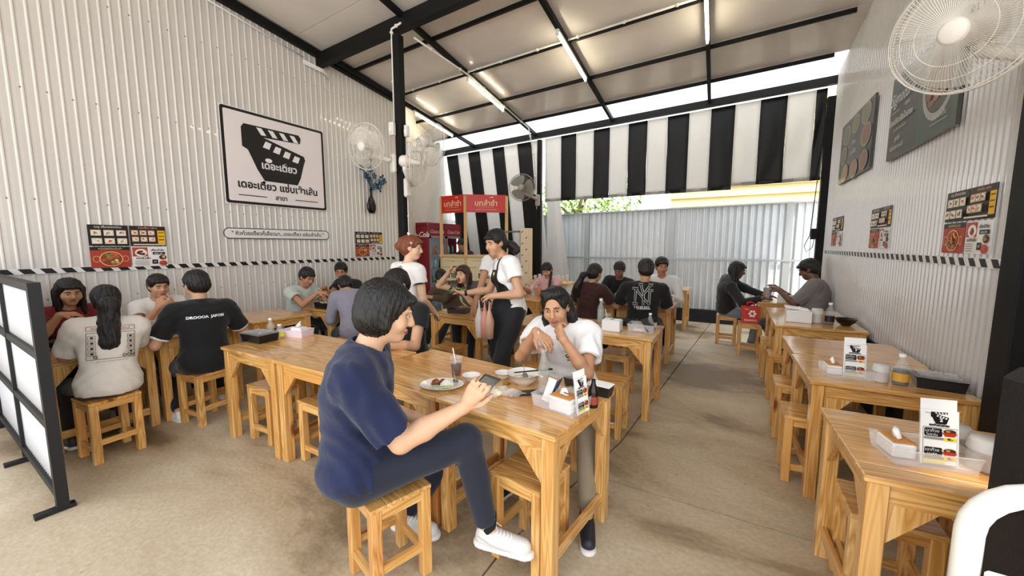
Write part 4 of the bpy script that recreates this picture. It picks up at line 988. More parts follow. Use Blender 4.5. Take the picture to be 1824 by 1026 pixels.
guest('greytee', 'man in grey tee typing on a phone against the right wall', (.94, 6.30), 75,
    s=1.12, headW=(.90, 6.42, 1.37), top='#77716f', low='#33363d', handR=(.62, 6.62, .92), handL=(.60, 6.42, .92), poleR=(.4, -.3, -1), poleL=(-.4, -.3, -1), hairstyle='short', hair='#151110', skin='#6d4a3a', head=(0, 25, 0), hunch=20, bulk=1.15, sleeve=.85, loose=.028, hem=-.04, footR=(.72, 6.7, .07), footL=(.70, 6.3, .07))
guest('kiosk', 'vendor with dark tied hair inside the red-signed drink kiosk', (-5.02, 6.86), 170,
    s=1.0, hip=.93, headW=(-5.06, 6.74, 1.57), top='#2b2a2d', low='#1b1b1d', handR=(-5.05, 6.55, 1.05), handL=(-4.8, 6.55, 1.05), hairstyle='bun', hair='#171211', skin='#a97a5d', head=(0, 20, 0), footR=(-5.05, 6.75, .08), footL=(-4.85, 6.75, .08), kpoleR=(0, 1, 0), kpoleL=(0, 1, 0), shoes='#1b1b1d', footdir=(0, 1, 0))
# ------------------------------------------------------------------ prints, bands and aprons laid on the clothes
from mathutils.bvhtree import BVHTree
def drape(mb, obj, M, name, parent, off=.0025, cuts=.012, dist=.5):
    """lays the flat art (xy plane of M, +z outwards) onto the surface of obj, all in the person's local frame"""
    bm = bmesh.new(); vv = [bm.verts.new(v) for v in mb.v]
    lay = []
    for f_, mi, in zip(mb.f, mb.mi):
        try: q = bm.faces.new([vv[i] for i in f_]); q.material_index = mi
        except ValueError: pass
    bmesh.ops.triangulate(bm, faces=bm.faces)
    for _ in range(5):
        e = [x for x in bm.edges if x.calc_length() > cuts * 2]
        if not e: break
        bmesh.ops.subdivide_edges(bm, edges=e, cuts=1); bmesh.ops.triangulate(bm, faces=[f for f in bm.faces if len(f.verts) > 3])
    me0 = obj.data; co_ = [v.co.copy() for v in me0.vertices]; tree = BVHTree.FromPolygons(co_, [list(p.vertices) for p in me0.polygons])
    n = (M.to_3x3() @ Vector((0, 0, 1))).normalized(); dead = []
    for v in bm.verts:
        z = v.co.z; p = M @ Vector((v.co.x, v.co.y, 0)); h_, nn, i_, d_ = tree.ray_cast(p + n * dist * .5, -n, dist)
        if h_ is None: dead.append(v); continue
        v.co = h_ + n * (off + z)
    bmesh.ops.delete(bm, geom=dead, context='VERTS')
    me = bpy.data.meshes.new(name); bm.to_mesh(me); bm.free()
    for q in mb.mats: me.materials.append(q)
    for p in me.polygons: p.use_smooth = True
    return link(name, me, parent)
def kid(root, name):
    for c in root.children:
        if c.name.split('.')[0] == name: return c
def back_frame(I, up=0., side=0., front=False, tilt=None):
    fw, upc, rt = I['fw'], I['upc'], I['rt']; u = nrm(I['up'] + upc)
    o = I['chest'] + u * up + rt * side; x = -rt if front else rt; s_ = 1 if front else -1
    return frame_mat(tuple(o + fw * s_ * .1), tuple(x), tuple(u - x * (u @ x)))
# nine on the back of the ringer tee, dark hems
I = PP['nine']; a = Art(z=.0002); a.text('9', .0, -.025, .16, '#8d8b8c', bold=.006)
drape(a.mb, kid(I['root'], 'shirt'), back_frame(I, .04), 'back_number', I['root'])
def cuff(I, sd, t, r, w, c, name='sleeve_band', arm=0):
    a, e, wr = I['arms'][sd]; p, q = (a, e) if arm == 0 else (e, wr); d = nrm(q - p); o = p + (q - p) * t
    m = MB(); m.tube([o - d * w / 2, o + d * w / 2], r, mat('cloth_' + c.lstrip('#'), c, .8), 20, cap=False); ob = m.build(name, I['root']); return ob
for sd in (1, -1): cuff(I, sd, .445, .0655, .014, '#1a191b')
I = PP['blackpolo']
for sd in (1, -1): cuff(I, sd, .75, .0745, .022, '#dddcd8')
a = Art(z=.0002); a.text('DROOOA  JAPOBI', 0, 0, .030, '#e8e8e8', bold=.0012, sx=1.1)
drape(a.mb, kid(I['root'], 'shirt'), back_frame(I, .03), 'back_lettering', I['root'])
# interlocked letters
I = PP['emblem']; a = Art(z=.0002)
def bar(a, p, q, w, c): 
    p = Vector((p[0] * 1.75, p[1] * 1.12)); q = Vector((q[0] * 1.75, q[1] * 1.12)); n = (q - p).normalized(); k = Vector((-n.y, n.x)) * w; a.poly([p + k, p - k, q - k, q + k], c)
def letters(a, w, c):
    for p, q in (((-.045, .075), (-.045, -.09)), ((-.05, .075), (.05, -.09)), ((.048, .06), (.048, -.095)),          # N
                 ((-.015, .12), (.01, .02)), ((.05, .12), (.01, .02)), ((.01, .03), (.01, -.1)), ((-.03, .12), (.0, .12)), ((.035, .12), (.065, .12)), ((-.07, .075), (-.03, .075)), ((.03, .06), (.07, .06)), ((-.065, -.09), (-.025, -.09))):
        bar(a, p, q, w, c)
letters(a, .0125, '#d9d7d2'); letters(a, .0075, '#101012')
a.text('YANKEES', 0, -.155, .045, '#d9d7d2', bold=.001); a.rect(0, .185, .022, .010, '#d9d7d2'); bar(a, (-.03, -.145), (.06, -.137), .0035, '#d9d7d2')
drape(a.mb, kid(I['root'], 'shirt'), back_frame(I, .02), 'back_emblem', I['root'])
# boxed print on the white tee
I = PP['whiteback']; a = Art(z=.0002); k = '#4a2f28'
def fr(a, x, y, w, h, t, c):
    for q in ((x, y + h / 2, w, t), (x, y - h / 2, w, t), (x - w / 2, y, t, h), (x + w / 2, y, t, h)): a.rect(*q, c)
fr(a, 0, .075, .25, .03, .003, '#8a2f2c'); a.text('MOOD OF NOODLE', 0, .066, .022, '#8a2f2c')
fr(a, 0, -.05, .25, .19, .003, k)
for i in range(4):
    for j in (-1, 1): fr(a, j * .10, .01 - i * .038, .035, .028, .002, k); a.ell(j * .10, .01 - i * .038, .009, .009, k, 8)
a.text('G', -.085, -.138, .03, k, bold=.001); a.text('OOH', .085, -.138, .03, k, bold=.001); a.text('open every day for a bowl of soup', 0, -.165, .012, k)
drape(a.mb, kid(I['root'], 'shirt'), back_frame(I, .0), 'back_print', I['root'])
# chest print on the white tee of the man at the near table
I = PP['whiteman']; a = Art(z=.0002); a.text('Culture', 0, .03, .02, '#7c5a63', shear=.3); a.ell(0, 0, .022, .018, '#4b4650'); a.ell(-.007, .003, .006, .006, '#eeecea', 8); a.ell(.007, .003, .006, .006, '#eeecea', 8); a.rect(0, -.03, .03, .008, '#4b4650')
drape(a.mb, kid(I['root'], 'shirt'), back_frame(I, -.01, -.07, True), 'chest_print', I['root'])
# server's apron, straps, print, watch
I = PP['server']; ap = '#17171b'
a = Art(z=.0005, step=0); W_ = .105
for i in range(1): a.poly([(-W_ * .75, .07), (W_ * .75, .07), (W_ * 1.15, -.05), (W_ * 1.55, -.18), (W_ * 1.55, -.30), (-W_ * 1.55, -.30), (-W_ * 1.55, -.18), (-W_ * 1.15, -.05)], ap)
drape(a.mb, kid(I['root'], 'shirt'), back_frame(I, 0, 0, True), 'apron_bib', I['root'], .008, .015)
a = Art(z=.0005, step=0)
for j in (-1, 1): a.poly([(j * .06, .06), (j * .085, .06), (j * .095, .2), (j * .072, .2)], ap)
drape(a.mb, kid(I['root'], 'shirt'), back_frame(I, 0, 0, True), 'apron_strap', I['root'], .008, .015)
a = Art(z=.0012); a.ell(0, .035, .034, .018, '#cfc36a'); a.text('เดอะ', 0, .03, .03, '#f2efe2', bold=.001); a.rect(-.0, .008, .05, .008, '#b9562c')
drape(a.mb, kid(I['root'], 'shirt'), back_frame(I, 0, 0, True), 'apron_print', I['root'], .009)
fwd = Vector(I['fw']); q = Field(); p0 = I['pel'] + V(0, .045, .04)
q.rc(p0, p0 + V(0, .02, -.42), .155, .175, .04, flat=(V(0, 1, 0), 1.15)); q.cut(p0 + V(0, 0, -.42), (0, 0, -1)); q.cut(p0 + V(0, 0, .12), (0, 0, 1)); q.cut(p0 + V(0, -.02, 0), (0, -1, 0))
field_obj('apron_skirt', q, .011, mat('apron_cloth', ap, .8, bump=(14, .5)), I['root'], .005, 18, 3)
a_, e_, w_ = I['arms'][1]; d = nrm(w_ - e_); m = MB(); m.tube([w_ - d * .03, w_ - d * .005], .029, mat('watch_band', '#111113', .4), 14); m.build('wristwatch', I['root'])
# collars
def collar(I, c, r=.066, h_=.04, open_=.5, drop=.02, name='collar'):
    n0 = Vector(I['neck0']); rt = Vector(I['rt']); fw = Vector(I['fw']); up = Vector(nrm(I['upc'] + .25 * I['fw'])); vs = []; fs = []; N = 22
    for i in range(N + 1):
        t = -PI + open_ + (2 * PI - 2 * open_) * i / N; d = fw * -math.cos(t + PI) * -1
        d = fw * math.cos(t + PI + 0) + rt * math.sin(t + PI)
        d = (fw * math.cos(t + PI) + rt * math.sin(t + PI)); 
        d = Vector(d); base = n0 + Vector((0, 0, 0)) - up * (.0 + (drop * max(0, d.dot(fw)) * 2)) + d * r
        vs += [base + up * .012, base - d * .010 + up * (.012 + h_), base + d * .004 + up * (.012 + h_), base + d * .022 - up * .006]
    for i in range(N):
        b = i * 4
        for j in range(3): fs.append((b + j, b + 4 + j, b + 5 + j, b + 1 + j))
    m = MB(); m.add(vs, fs, mat('cloth_' + c.lstrip('#'), c, .8), True); o = m.build(name, I['root'], fix=False); md = o.modifiers.new('t', 'SOLIDIFY'); md.thickness = .003; return o
collar(PP['navy'], '#101b3e', .076, .030); collar(PP['teal'], '#1c8fa6', .066, .028, drop=.04)['label'] = 'teal collar'; collar(PP['blackpolo'], '#0b0b0d', .068, .028)
collar(PP['whiteshirt'], '#dedddb', .068, .026)
# scrunchie, hair clips, glasses
I = PP['nine']; hd = I['hd']; m = MB(); wc = mat('cloth_f2efe8', '#f2efe8', .8); m.tube([hd(.03 * math.cos(t), -.108 + .01 * math.sin(t), .02 + .03 * math.sin(t)) for t in np.linspace(0, 2 * PI, 12)[:-1]], .010, wc, 8, closed=True); m.build('hair_ribbon', I['root']); m = MB(); m.tube([hd(-.05, -.03, .13), hd(0, -.05, .14), hd(.05, -.03, .13)], .012, wc, 8)
m.build('hair_band', I['root']); m = MB()
for k_ in range(5):
    w = k_ * 2 * PI / 5; m.tube([hd(.082, .01, .05), hd(.088, .01 + .016 * math.cos(w), .05 + .016 * math.sin(w))], [.006, .002], mat('clip_pink', '#e3b8c2', .4), 6)
m.build('hair_clip', I['root'])
def glasses(I, c):
    hd = I['hd']; m = MB(); g_ = mat('frame_' + c.lstrip('#'), c, .3)
    for q in (-1, 1):
        m.tube([hd(q * (.031 + .021 * math.cos(t)), .098 - .008 * abs(math.cos(t)), .004 + .016 * math.sin(t)) for t in np.linspace(0, 2 * PI, 14)[:-1]], .0022, g_, 6, closed=True)
        m.tube([hd(q * .052, .090, .008), hd(q * .080, .045, .010), hd(q * .082, -.01, .004)], .002, g_, 6)
    m.tube([hd(-.010, .103, .008), hd(.010, .103, .008)], .002, g_, 6); m.build('glasses', I['root'])
glasses(PP['glasses'], '#a32430'); glasses(PP['blackpolo'], '#22201f')
# slide-in buttons and pocket of navy polo
# ------------------------------------------------------------------ wall signs, posters and tape
def on_left(y, z, off=.018): return frame_mat((XL + off, y, z), (0, 1, 0), (0, 0, 1)) @ Matrix.Identity(4)
# frame_mat with x=+Y, y=+Z gives z=+X: facing the room
def on_right(y, z, off=.016): return frame_mat((XR - off, y, z), (0, -1, 0), (0, 0, 1))
def board(name, label, cat, M, w, h, c, t=.006, group=None, rough=.5):
    r = thing(name, label, cat, tuple(M.translation), 0, group); R = M.copy(); R.translation = (0, 0, 0)
    m = MB(); m.box((0, 0, t / 2), (w, h, t), hexm(c, rough), M=R); m.build('panel', r); return r, R @ Matrix.Translation((0, 0, t))
def clapper(a, x, y, s, c='#171516', w='#eceae6', bowl=True):
    """clapperboard whose lower body is a bowl"""
    T = lambda p: [(x + q[0] * s, y + q[1] * s) for q in p]
    a.poly(T([(-.5, .30), (-.46, .36), (.40, .38), (.44, .33), (.42, .24), (-.18, .21), (.48, .04), (.50, -.02), (.47, -.10), (.40, -.34), (.34, -.46), (-.20, -.46), (-.30, -.30), (-.42, -.02), (-.5, .02)]), c)
    for i in range(4): a.poly(T([(-.28 + i * .175, .345), (-.20 + i * .175, .345), (-.13 + i * .175, .245), (-.21 + i * .175, .24)]), w)
    for i in range(4):
        dy = -.045 * i; a.poly(T([(-.15 + i * .155, .16 + dy), (-.06 + i * .155, .14 + dy), (-.10 + i * .155, .04 + dy), (-.20 + i * .155, .06 + dy)]), w)
r, M = board('shop_sign', 'large framed white sign with black clapperboard and lettering on the left wall', 'sign', on_left(3.13, 2.645), 1.36, 1.17, '#e9dfdc')
a = Art(M=M); a.rrect(0, 0, 1.34, 1.15, .03, '#141213'); a.rrect(0, 0, 1.275, 1.085, .02, '#eae1df'); a.mb.build('border', r)
a = Art(M=M, z=.004); clapper(a, -.04, .12, .82); 
a.ell(-.14, .01, .045, .028, '#eceae6'); a.text('เดอะเตี๋ยว', -.0, -.10, .125, '#e3e0dc', bold=.004)
a.mb.build('clapperboard_print', r)
a = Art(M=M, z=.004); a.text('เดอะเตี๋ยว แซ่บเข้าเส้น', 0, -.37, .125, '#1a1718', bold=.004); a.text('สาขา', 0, -.49, .085, '#1a1718', bold=.002); a.rect(-.36, -.465, .34, .010, '#1a1718'); a.rect(.36, -.465, .34, .010, '#1a1718')
a.mb.build('lettering', r)
r, M = board('slogan_sign', 'long white pill-shaped sign with a line of lettering below the clapperboard sign', 'sign', on_left(3.11, 1.70), .02, .02, '#e6e2dc')
a = Art(M=M, z=.0); a.rrect(0, 0, 1.42, .135, .066, '#161415', 8); a.rrect(0, 0, 1.40, .115, .056, '#e8e4de', 8); a.mb.build('border', r)
a = Art(M=M, z=.002); a.text('" หิวก๋วยเตี๋ยวก็เลี้ยวมา...เดอะเตี๋ยว แซ่บเข้าเส้น "', 0, -.020, .066, '#1a1718', bold=.0012); a.mb.build('lettering', r)
def dish(a, x, y, r1, cs, rng, plate='#e9e4da', b=None):
    b = b or r1 * .8; a.ell(x, y, r1, b, plate, 14)
    for _ in range(6): a.ell(x + rng.uniform(-.45, .45) * r1, y + rng.uniform(-.4, .4) * b, r1 * .33, b * .3, rng.choice(cs), 8)
def menus(side, y, z, w, h, labels, group, seed):
    """two by two menu sheets taped to the wall; w along the wall"""
    rg = random.Random(seed); f_ = on_left if side == 'L' else on_right; d = 1 if side == 'L' else -1
    sw_, sh_ = w / 2 - .012, h / 2 - .010
    foods = ['#b5713e', '#d9a066', '#8c5a34', '#6f8a3f', '#c75a35', '#e4cf9f']
    for i, (dx, dy) in enumerate(((-1, 1), (1, 1), (-1, -1), (1, -1))):
        base = ('#1c1714', '#2a1712', '#a8392b', '#ece6e1')[i]
        r, M = board('menu_sheet', labels[i], 'menu', f_(y + d * dx * w / 4, z + dy * h / 4), sw_, sh_, base, .002, group)
        a = Art(M=M)
        if i == 0:
            a.text('เมนู เตี๋ยวยอดนิยม', 0, sh_ * .36, sh_ * .13, '#efe8dc')
            for q in range(6): X = -.31 * sw_ + (q % 3) * .31 * sw_; Y = (.12, -.27)[q // 3] * sh_; a.rect(X, Y, sw_ * .25, sh_ * .27, '#d9cdb8'); dish(a, X, Y, sw_ * .10, foods, rg)
        elif i == 1:
            a.text('ก๋วยเตี๋ยว แซ่บๆ', 0, sh_ * .37, sh_ * .12, '#e8b39a'); a.rect(sw_ * .37, -.05 * sh_, sw_ * .22, sh_ * .68, '#e3b322')
            for q in range(3): a.rect(sw_ * .37, sh_ * (.18 - .18 * q), sw_ * .16, sh_ * .05, '#7a4a14')
            for q in range(6): X = -.37 * sw_ + (q % 3) * .225 * sw_; Y = (.16, -.17)[q // 3] * sh_; a.rect(X, Y, sw_ * .19, sh_ * .25, '#c9a184'); dish(a, X, Y, sw_ * .08, foods, rg)
            a.rect(0, -.43 * sh_, sw_ * .9, sh_ * .05, '#e3d6bf')
        elif i == 2:
            a.rect(0, sh_ * .42, sw_, sh_ * .16, '#1c1714'); a.text('หม้อไฟเตี๋ยวต้มยำ', 0, sh_ * .37, sh_ * .12, '#e6c98a')
            for q in (-1, 1): a.ell(q * sw_ * .36, -.08 * sh_, sw_ * .10, sh_ * .16, '#c98a4c'); a.ell(q * sw_ * .36, -.08 * sh_, sw_ * .07, sh_ * .12, '#a8392b')
            a.ell(0, -.08 * sh_, sw_ * .30, sh_ * .36, '#e0b070'); a.ell(0, -.08 * sh_, sw_ * .27, sh_ * .32, '#8a3d1e')
            for q in range(22): w_ = rg.uniform(0, 6.28); k = rg.random() ** .5; a.ell(math.cos(w_) * k * sw_ * .23, -.08 * sh_ + math.sin(w_) * k * sh_ * .27, sw_ * .05, sh_ * .06, rg.choice(foods), 8)
        else:
            a.rect(-.27 * sw_, .24 * sh_, sw_ * .42, sh_ * .46, '#b5402f'); dish(a, -.25 * sw_, .20 * sh_, sw_ * .17, ['#5a2d1c', '#8a3d22', '#3e2418'], rg); a.text('เตี๋ยวน้ำข้น', .22 * sw_, .28 * sh_, sh_ * .13, '#2a2422', bold=.0008)
            a.rect(.25 * sw_, .16 * sh_, sw_ * .36, sh_ * .13, '#1c1714'); a.text('เพียง 89.-', .25 * sw_, .12 * sh_, sh_ * .1, '#f0ece6'); a.text('หม่าล่าเส้น', -.2 * sw_, -.12 * sh_, sh_ * .14, '#2a2422', bold=.0008)
            a.rect(.12 * sw_, -.27 * sh_, sw_ * .16, sh_ * .22, '#1c1714'); a.text('69', .12 * sw_, -.31 * sh_, sh_ * .12, '#f0ece6'); dish(a, .35 * sw_, -.05 * sh_, sw_ * .11, foods, rg, '#4a2a1c'); dish(a, .35 * sw_, -.35 * sh_, sw_ * .12, ['#a8392b', '#c75a35'], rg, '#b5402f')
            for q in range(4): a.rect(-.25 * sw_, (-.2 - .07 * q) * sh_, sw_ * .4, sh_ * .02, '#8a7f78')
        a.mb.build('print', r)
nm = ['black menu sheet with six dish pictures, upper %s', 'dark menu sheet with yellow price column, upper %s', 'red menu sheet with a round hotpot picture, lower %s', 'white menu sheet with black price tags, lower %s']
menus('L', 1.55, 1.54, .60, .43, ['black menu sheet with six dish pictures in the nearer set on the left wall', 'dark menu sheet with yellow price column in the nearer set on the left wall', 'red menu sheet with round hotpot in the nearer set on the left wall', 'white menu sheet with black price tags in the nearer set on the left wall'], 'menu sheets on the left wall', 1)
menus('L', 4.58, 1.57, .57, .42, ['black menu sheet with six dishes in the farther set by the tall column', 'dark menu sheet with yellow column in the farther set by the tall column', 'red hotpot menu sheet in the farther set by the tall column', 'white price-tag menu sheet in the farther set by the tall column'], 'menu sheets on the left wall', 2)
for y_, z_, w_, nm_ in ((3.30, 1.69, .56, 'nearest set'), (4.86, 1.71, .58, 'middle set'), (6.58, 1.73, .60, 'farthest set')):
    menus('R', y_, z_, w_, .385, ['black dish menu sheet, %s on the right wall' % nm_, 'dark menu sheet with yellow column, %s on the right wall' % nm_, 'red hotpot menu sheet, %s on the right wall' % nm_, 'white price-tag menu sheet, %s on the right wall' % nm_], 'menu sheets on the right wall', 3)
# dark food posters on the right wall
def food_poster(y0, y1, z0, z1, label, big):
    w, h = y1 - y0, z1 - z0
    r, M = board('food_poster', label, 'poster', on_right((y0 + y1) / 2, (z0 + z1) / 2, .03), w, h, '#4b4d48', .018, 'food posters on the right wall', .3)
    a = Art(M=M, z=.001, rough=.3); rg = random.Random(5); foods = ['#8a5a48', '#9b6a52', '#6d7048', '#a57a60', '#5f6650']
    if big:
        a.poly([(.0, -h / 2), (w * .5, -h / 2), (w * .5, h / 2), (-w * .02, h / 2)], '#4c564c')
        a.ell(w * .04, h * .34, w * .10, h * .17, '#8d8c84'); a.ell(w * .04, h * .34, w * .085, h * .145, '#5c5a50')
        a.ell(w * .26, h * .06, w * .21, h * .40, '#a3a29c', 28); a.ell(w * .26, h * .06, w * .175, h * .33, '#4a463a', 28)
        for _ in range(18):
            w_ = rg.uniform(0, 6.28); k = rg.random() ** .5; a.ell(w * .26 + math.cos(w_) * k * w * .13, h * .06 + math.sin(w_) * k * h * .25, w * .04, h * .06, rg.choice(foods), 9)
        for q in range(3): a.ell(w * .14, h * (.0 + .09 * q), w * .018, h * .035, '#c3c0b8', 10)
        a.text('Signature', -w * .27, h * .14, h * .20, '#d6d4cf', shear=.45); a.text('MENU', -w * .16, h * .045, h * .055, '#d6d4cf'); a.rect(-w * .36, h * .05, w * .14, .004, '#d6d4cf')
        a.text('ก๋วยเตี๋ยวเรือโบราณ', -w * .26, -h * .10, h * .095, '#d6d4cf', bold=.001); a.text('สูตรเด็ดน้ำซุปเข้มข้น', -w * .26, -h * .19, h * .05, '#b9b7b0')
        a.text('ลูกชิ้น', -w * .28, -h * .31, h * .075, '#d6d4cf'); a.text('เนื้อเปื่อย ทะเลไข่', -w * .28, -h * .41, h * .065, '#d6d4cf'); a.text('แซ่บเข้าเส้น', w * .33, -h * .35, h * .07, '#c6c4be'); a.rect(w * .33, -h * .39, w * .2, .004, '#c6c4be')
    else:
        for X, Y, R in ((-.3, .28, .13), (.0, .33, .12), (.3, .34, .13), (-.34, -.05, .12), (.34, .02, .14), (-.25, -.36, .12), (.06, -.38, .12), (.34, -.34, .12)):
            a.ell(w * X, h * Y, w * R, h * R * 1.2, '#8f8b84'); a.ell(w * X, h * Y, w * R * .82, h * R, rg.choice(foods))
        a.text('Menu', 0, .02, h * .10, '#cfcdc8', shear=.3); a.text('เดอะเตี๋ยว', 0, -h * .12, h * .09, '#cfcdc8')
    a.mb.build('print', r)
food_poster(3.50, 4.75, 2.29, 2.98, 'large dark food poster with a big oval bowl under the white fan', 1)
food_poster(5.26, 6.60, 2.33, 3.05, 'dark food poster with many small dishes, further along the right wall', 0)
# slanted black tape blocks, one strip per wall
def tape(name, label, side, y0, y1, z, n_w, pitch_):
    f_ = on_left if side == 'L' else on_right; r = thing(name, label, 'tape', (0, 0, 0)); n = int((y1 - y0) / pitch_)
    M0 = f_((y0 + y1) / 2, z, .0145); m = MB(); a = Art(M=M0, z=0); L = y1 - y0; a.rect(0, 0, L, .052, '#e3dfd9'); a.mb.build('band', r)
    me = None
    for i in range(n):
        s_ = (-L / 2 + (i + .25) * pitch_)
        if me is None:
            a = Art(z=.0008); a.poly([(0, .023), (n_w, .023), (n_w + .035, -.023), (.035, -.023)], '#121113'); o = a.mb.build('block', r); me = o.data
        else: o = link('block', me, r)
        o.matrix_local = M0 @ Matrix.Translation((s_, 0, .0))
tape('wall_tape', 'strip of slanted black blocks along the left wall at head height', 'L', -.6, 5.25, 1.32, .072, .125)
tape('wall_tape', 'strip of slanted black blocks along the right wall', 'R', 2.80, 7.3, 1.455, .062, .115)
# vase relief with blue flowers
r = thing('flower_vase', 'black wall vase holding blue artificial flowers right of the clapperboard sign', 'vase', (XL + .06, 4.62, 2.09), 0)
m = MB(); m.lathe([(.001, 0), (.055, 0), (.085, .06), (.09, .13), (.06, .22), (.026, .29), (.024, .36), (.034, .40), (.02, .40)], mat('black_ceramic', '#121113', .25), 24, sx=.45); m.build('vase', r)
rg = random.Random(11); m = MB(); fb = [mat('petal_blue', '#3d6a8c', .7), mat('petal_dark_blue', '#24435f', .7)]; st = mat('stem_dark', '#3a3c34', .7)
heads = [(-.12, .60, 5), (-.02, .72, 5), (-.20, .72, 4), (.05, .62, 4), (-.05, .54, 4), (.18, .52, 4), (.26, .56, 3), (.10, .46, 3), (-.10, .80, 4), (.22, .62, 2), (.02, .44, 3), (.16, .42, 2)]
for y, z, n in heads: m.tube([(0, 0, .38), (.01, y * .4, .38 + (z - .38) * .6), (.03, y, z)], .004, st, 6)
m.tube([(0, 0, .38), (.02, -.02, .7), (.03, .0, .88)], .004, st, 6)
for k in range(5): m.tube([(.02, -.02 + .015 * (k - 2), .86), (.03, .03 * (k - 2), .90 + .01 * (k % 2))], [.008, .002], st, 5)
m.build('stems', r)
for y, z, n in heads:
    m = MB()
    for k in range(n + 1):
        w = k * 2 * PI / (n + 1) + y * 5; c = Vector((.035, y + .032 * math.cos(w), z + .032 * math.sin(w)))
        M_ = Matrix.Translation(c) @ Matrix.Rotation(w, 4, 'X') @ Matrix.Diagonal((.4, 1, .75, 1)); m.lathe([(.0005, -.006), (.022, -.003), (.030, .004), (.0005, .010)], rg.choice(fb), 7, M=M_ @ Matrix.Rotation(PI / 2, 4, 'Y'))
    m.build('flower', r)
# ------------------------------------------------------------------ fans
cage = mat('fan_wire', '#ddd8cf', .35); fanw = mat('fan_body', '#e6e1d8', .35); blade_m = mat('fan_blade', '#d5cfc4', .3, trans=.0, alpha=.4)
def fan(label, center, facing, mount, mount_n, R=.27, wires=72, group='wall fans', drop=.0, dark=False):
    c = Vector(center); f_ = Vector(facing).normalized(); r = thing('wall_fan', label, 'fan', tuple(mount), 0, group)
    o = c - Vector(mount); up = Vector((0, 0, 1)); x = up.cross(f_).normalized(); y = f_.cross(x)
    M = Matrix.Translation(o) @ Matrix((x, y, f_)).transposed().to_4x4()
    cm = cage if not dark else mat('fan_wire_grey', '#8f8a82', .4); bm_ = fanw if not dark else mat('fan_body_grey', '#a9a39a', .4)
    m = MB()
    for rr, z, t in ((R, 0, .0055), (R, .02, .003), (R * .97, .05, .002), (R * .75, .078, .0016), (R * .52, .09, .0016), (R * .20, .094, .002), (R * .97, -.04, .002), (R * .7, -.075, .0016), (R * .4, -.085, .002)):
        m.tube([(rr * math.cos(w), rr * math.sin(w), z) for w in [2 * PI * i / 36 for i in range(36)]], t, cm, 5, closed=True, M=M)
    m.build('guard_rings', r); m = MB()
    for i in range(wires):
        w = 2 * PI * i / wires; ca, sa = math.cos(w), math.sin(w)
        m.tube([(R * .19 * ca, R * .19 * sa, .094), (R * .62 * ca, R * .62 * sa, .086), (R * .93 * ca, R * .93 * sa, .057), (R * ca, R * sa, .0)], .0011, cm, 3, M=M, cap=False)
        if i % 2 == 0: m.tube([(R * .3 * ca, R * .3 * sa, -.088), (R * .7 * ca, R * .7 * sa, -.075), (R * ca, R * sa, .0)], .0011, cm, 3, M=M, cap=False)
    m.build('guard_wires', r)
    m = MB(); m.lathe([(.0005, .106), (R * .15, .104), (R * .20, .097), (R * .20, .085)], bm_, 24, M=M); m.build('hub_cap', r)
    for k in range(3):
        m = MB(); vs = []; fs = []
        for i in range(9):
            for j in range(7):
                rr = R * (.16 + .74 * i / 8); w = k * 2 * PI / 3 + (j / 6 - .5) * (1.15 + .5 * math.sin(i / 8 * 2.6)); vs.append((rr * math.cos(w), rr * math.sin(w), .012 + (j / 6 - .5) * .055))
        for i in range(8):
            for j in range(6): a_ = i * 7 + j; fs.append((a_, a_ + 1, a_ + 8, a_ + 7))
        m.add(vs, fs, blade_m if not dark else mat('fan_blade_grey', '#8b857b', .3), True, M); m.build('blade', r)
    m = MB(); m.lathe([(.0005, -.20), (.05, -.198), (.068, -.17), (.072, -.10), (.055, -.085), (.035, -.02), (.02, .05)], bm_, 22, M=M); m.build('motor', r)
    n = Vector(mount_n).normalized(); pm = o - f_ * .14
    s_ = n.cross(up).normalized(); Mb = Matrix((s_, n, up)).transposed().to_4x4()
    m = MB(); m.box((0, .03, 0), (.10, .06, .24), bm_, M=Mb, bev=.02); m.tube([n * .05 + Vector((0, 0, .05)), n * .10 + Vector((0, 0, .03)), pm - up * .10, pm - up * .03], [.032, .034, .03, .032], bm_, 10)
    m.build('bracket', r)
fan('large white wall fan at the upper right, facing the room', (.82, 2.50, 2.47), (-.62, -.70, -.25), (XR - .03, 2.55, 2.30), (-1, 0, 0), .25, 110)
fan('white wall fan on the left side of the tall column, facing us', (-3.93, 3.36, 2.74), (.10, -.97, -.15), (CX - .05, CY - .055, 2.58), (-.25, -1, 0), .27)
fan('white wall fan seen from its side, right of the tall column', (-3.34, 3.58, 2.53), (.80, .42, -.12), (CX + .055, CY, 2.28), (1, 0, 0), .27)
fan('white wall fan seen from behind, high on the right of the tall column', (-3.50, 4.05, 2.86), (.25, .96, -.1), (CX + .03, CY + .055, 2.75), (.3, 1, 0), .27)
fan('grey wall fan hanging on the rear post before the striped curtain', (-3.80, 7.12, 2.72), (.25, -1, -.05), (-3.66, 7.60, 2.50), (0, -1, 0), .27, dark=True)
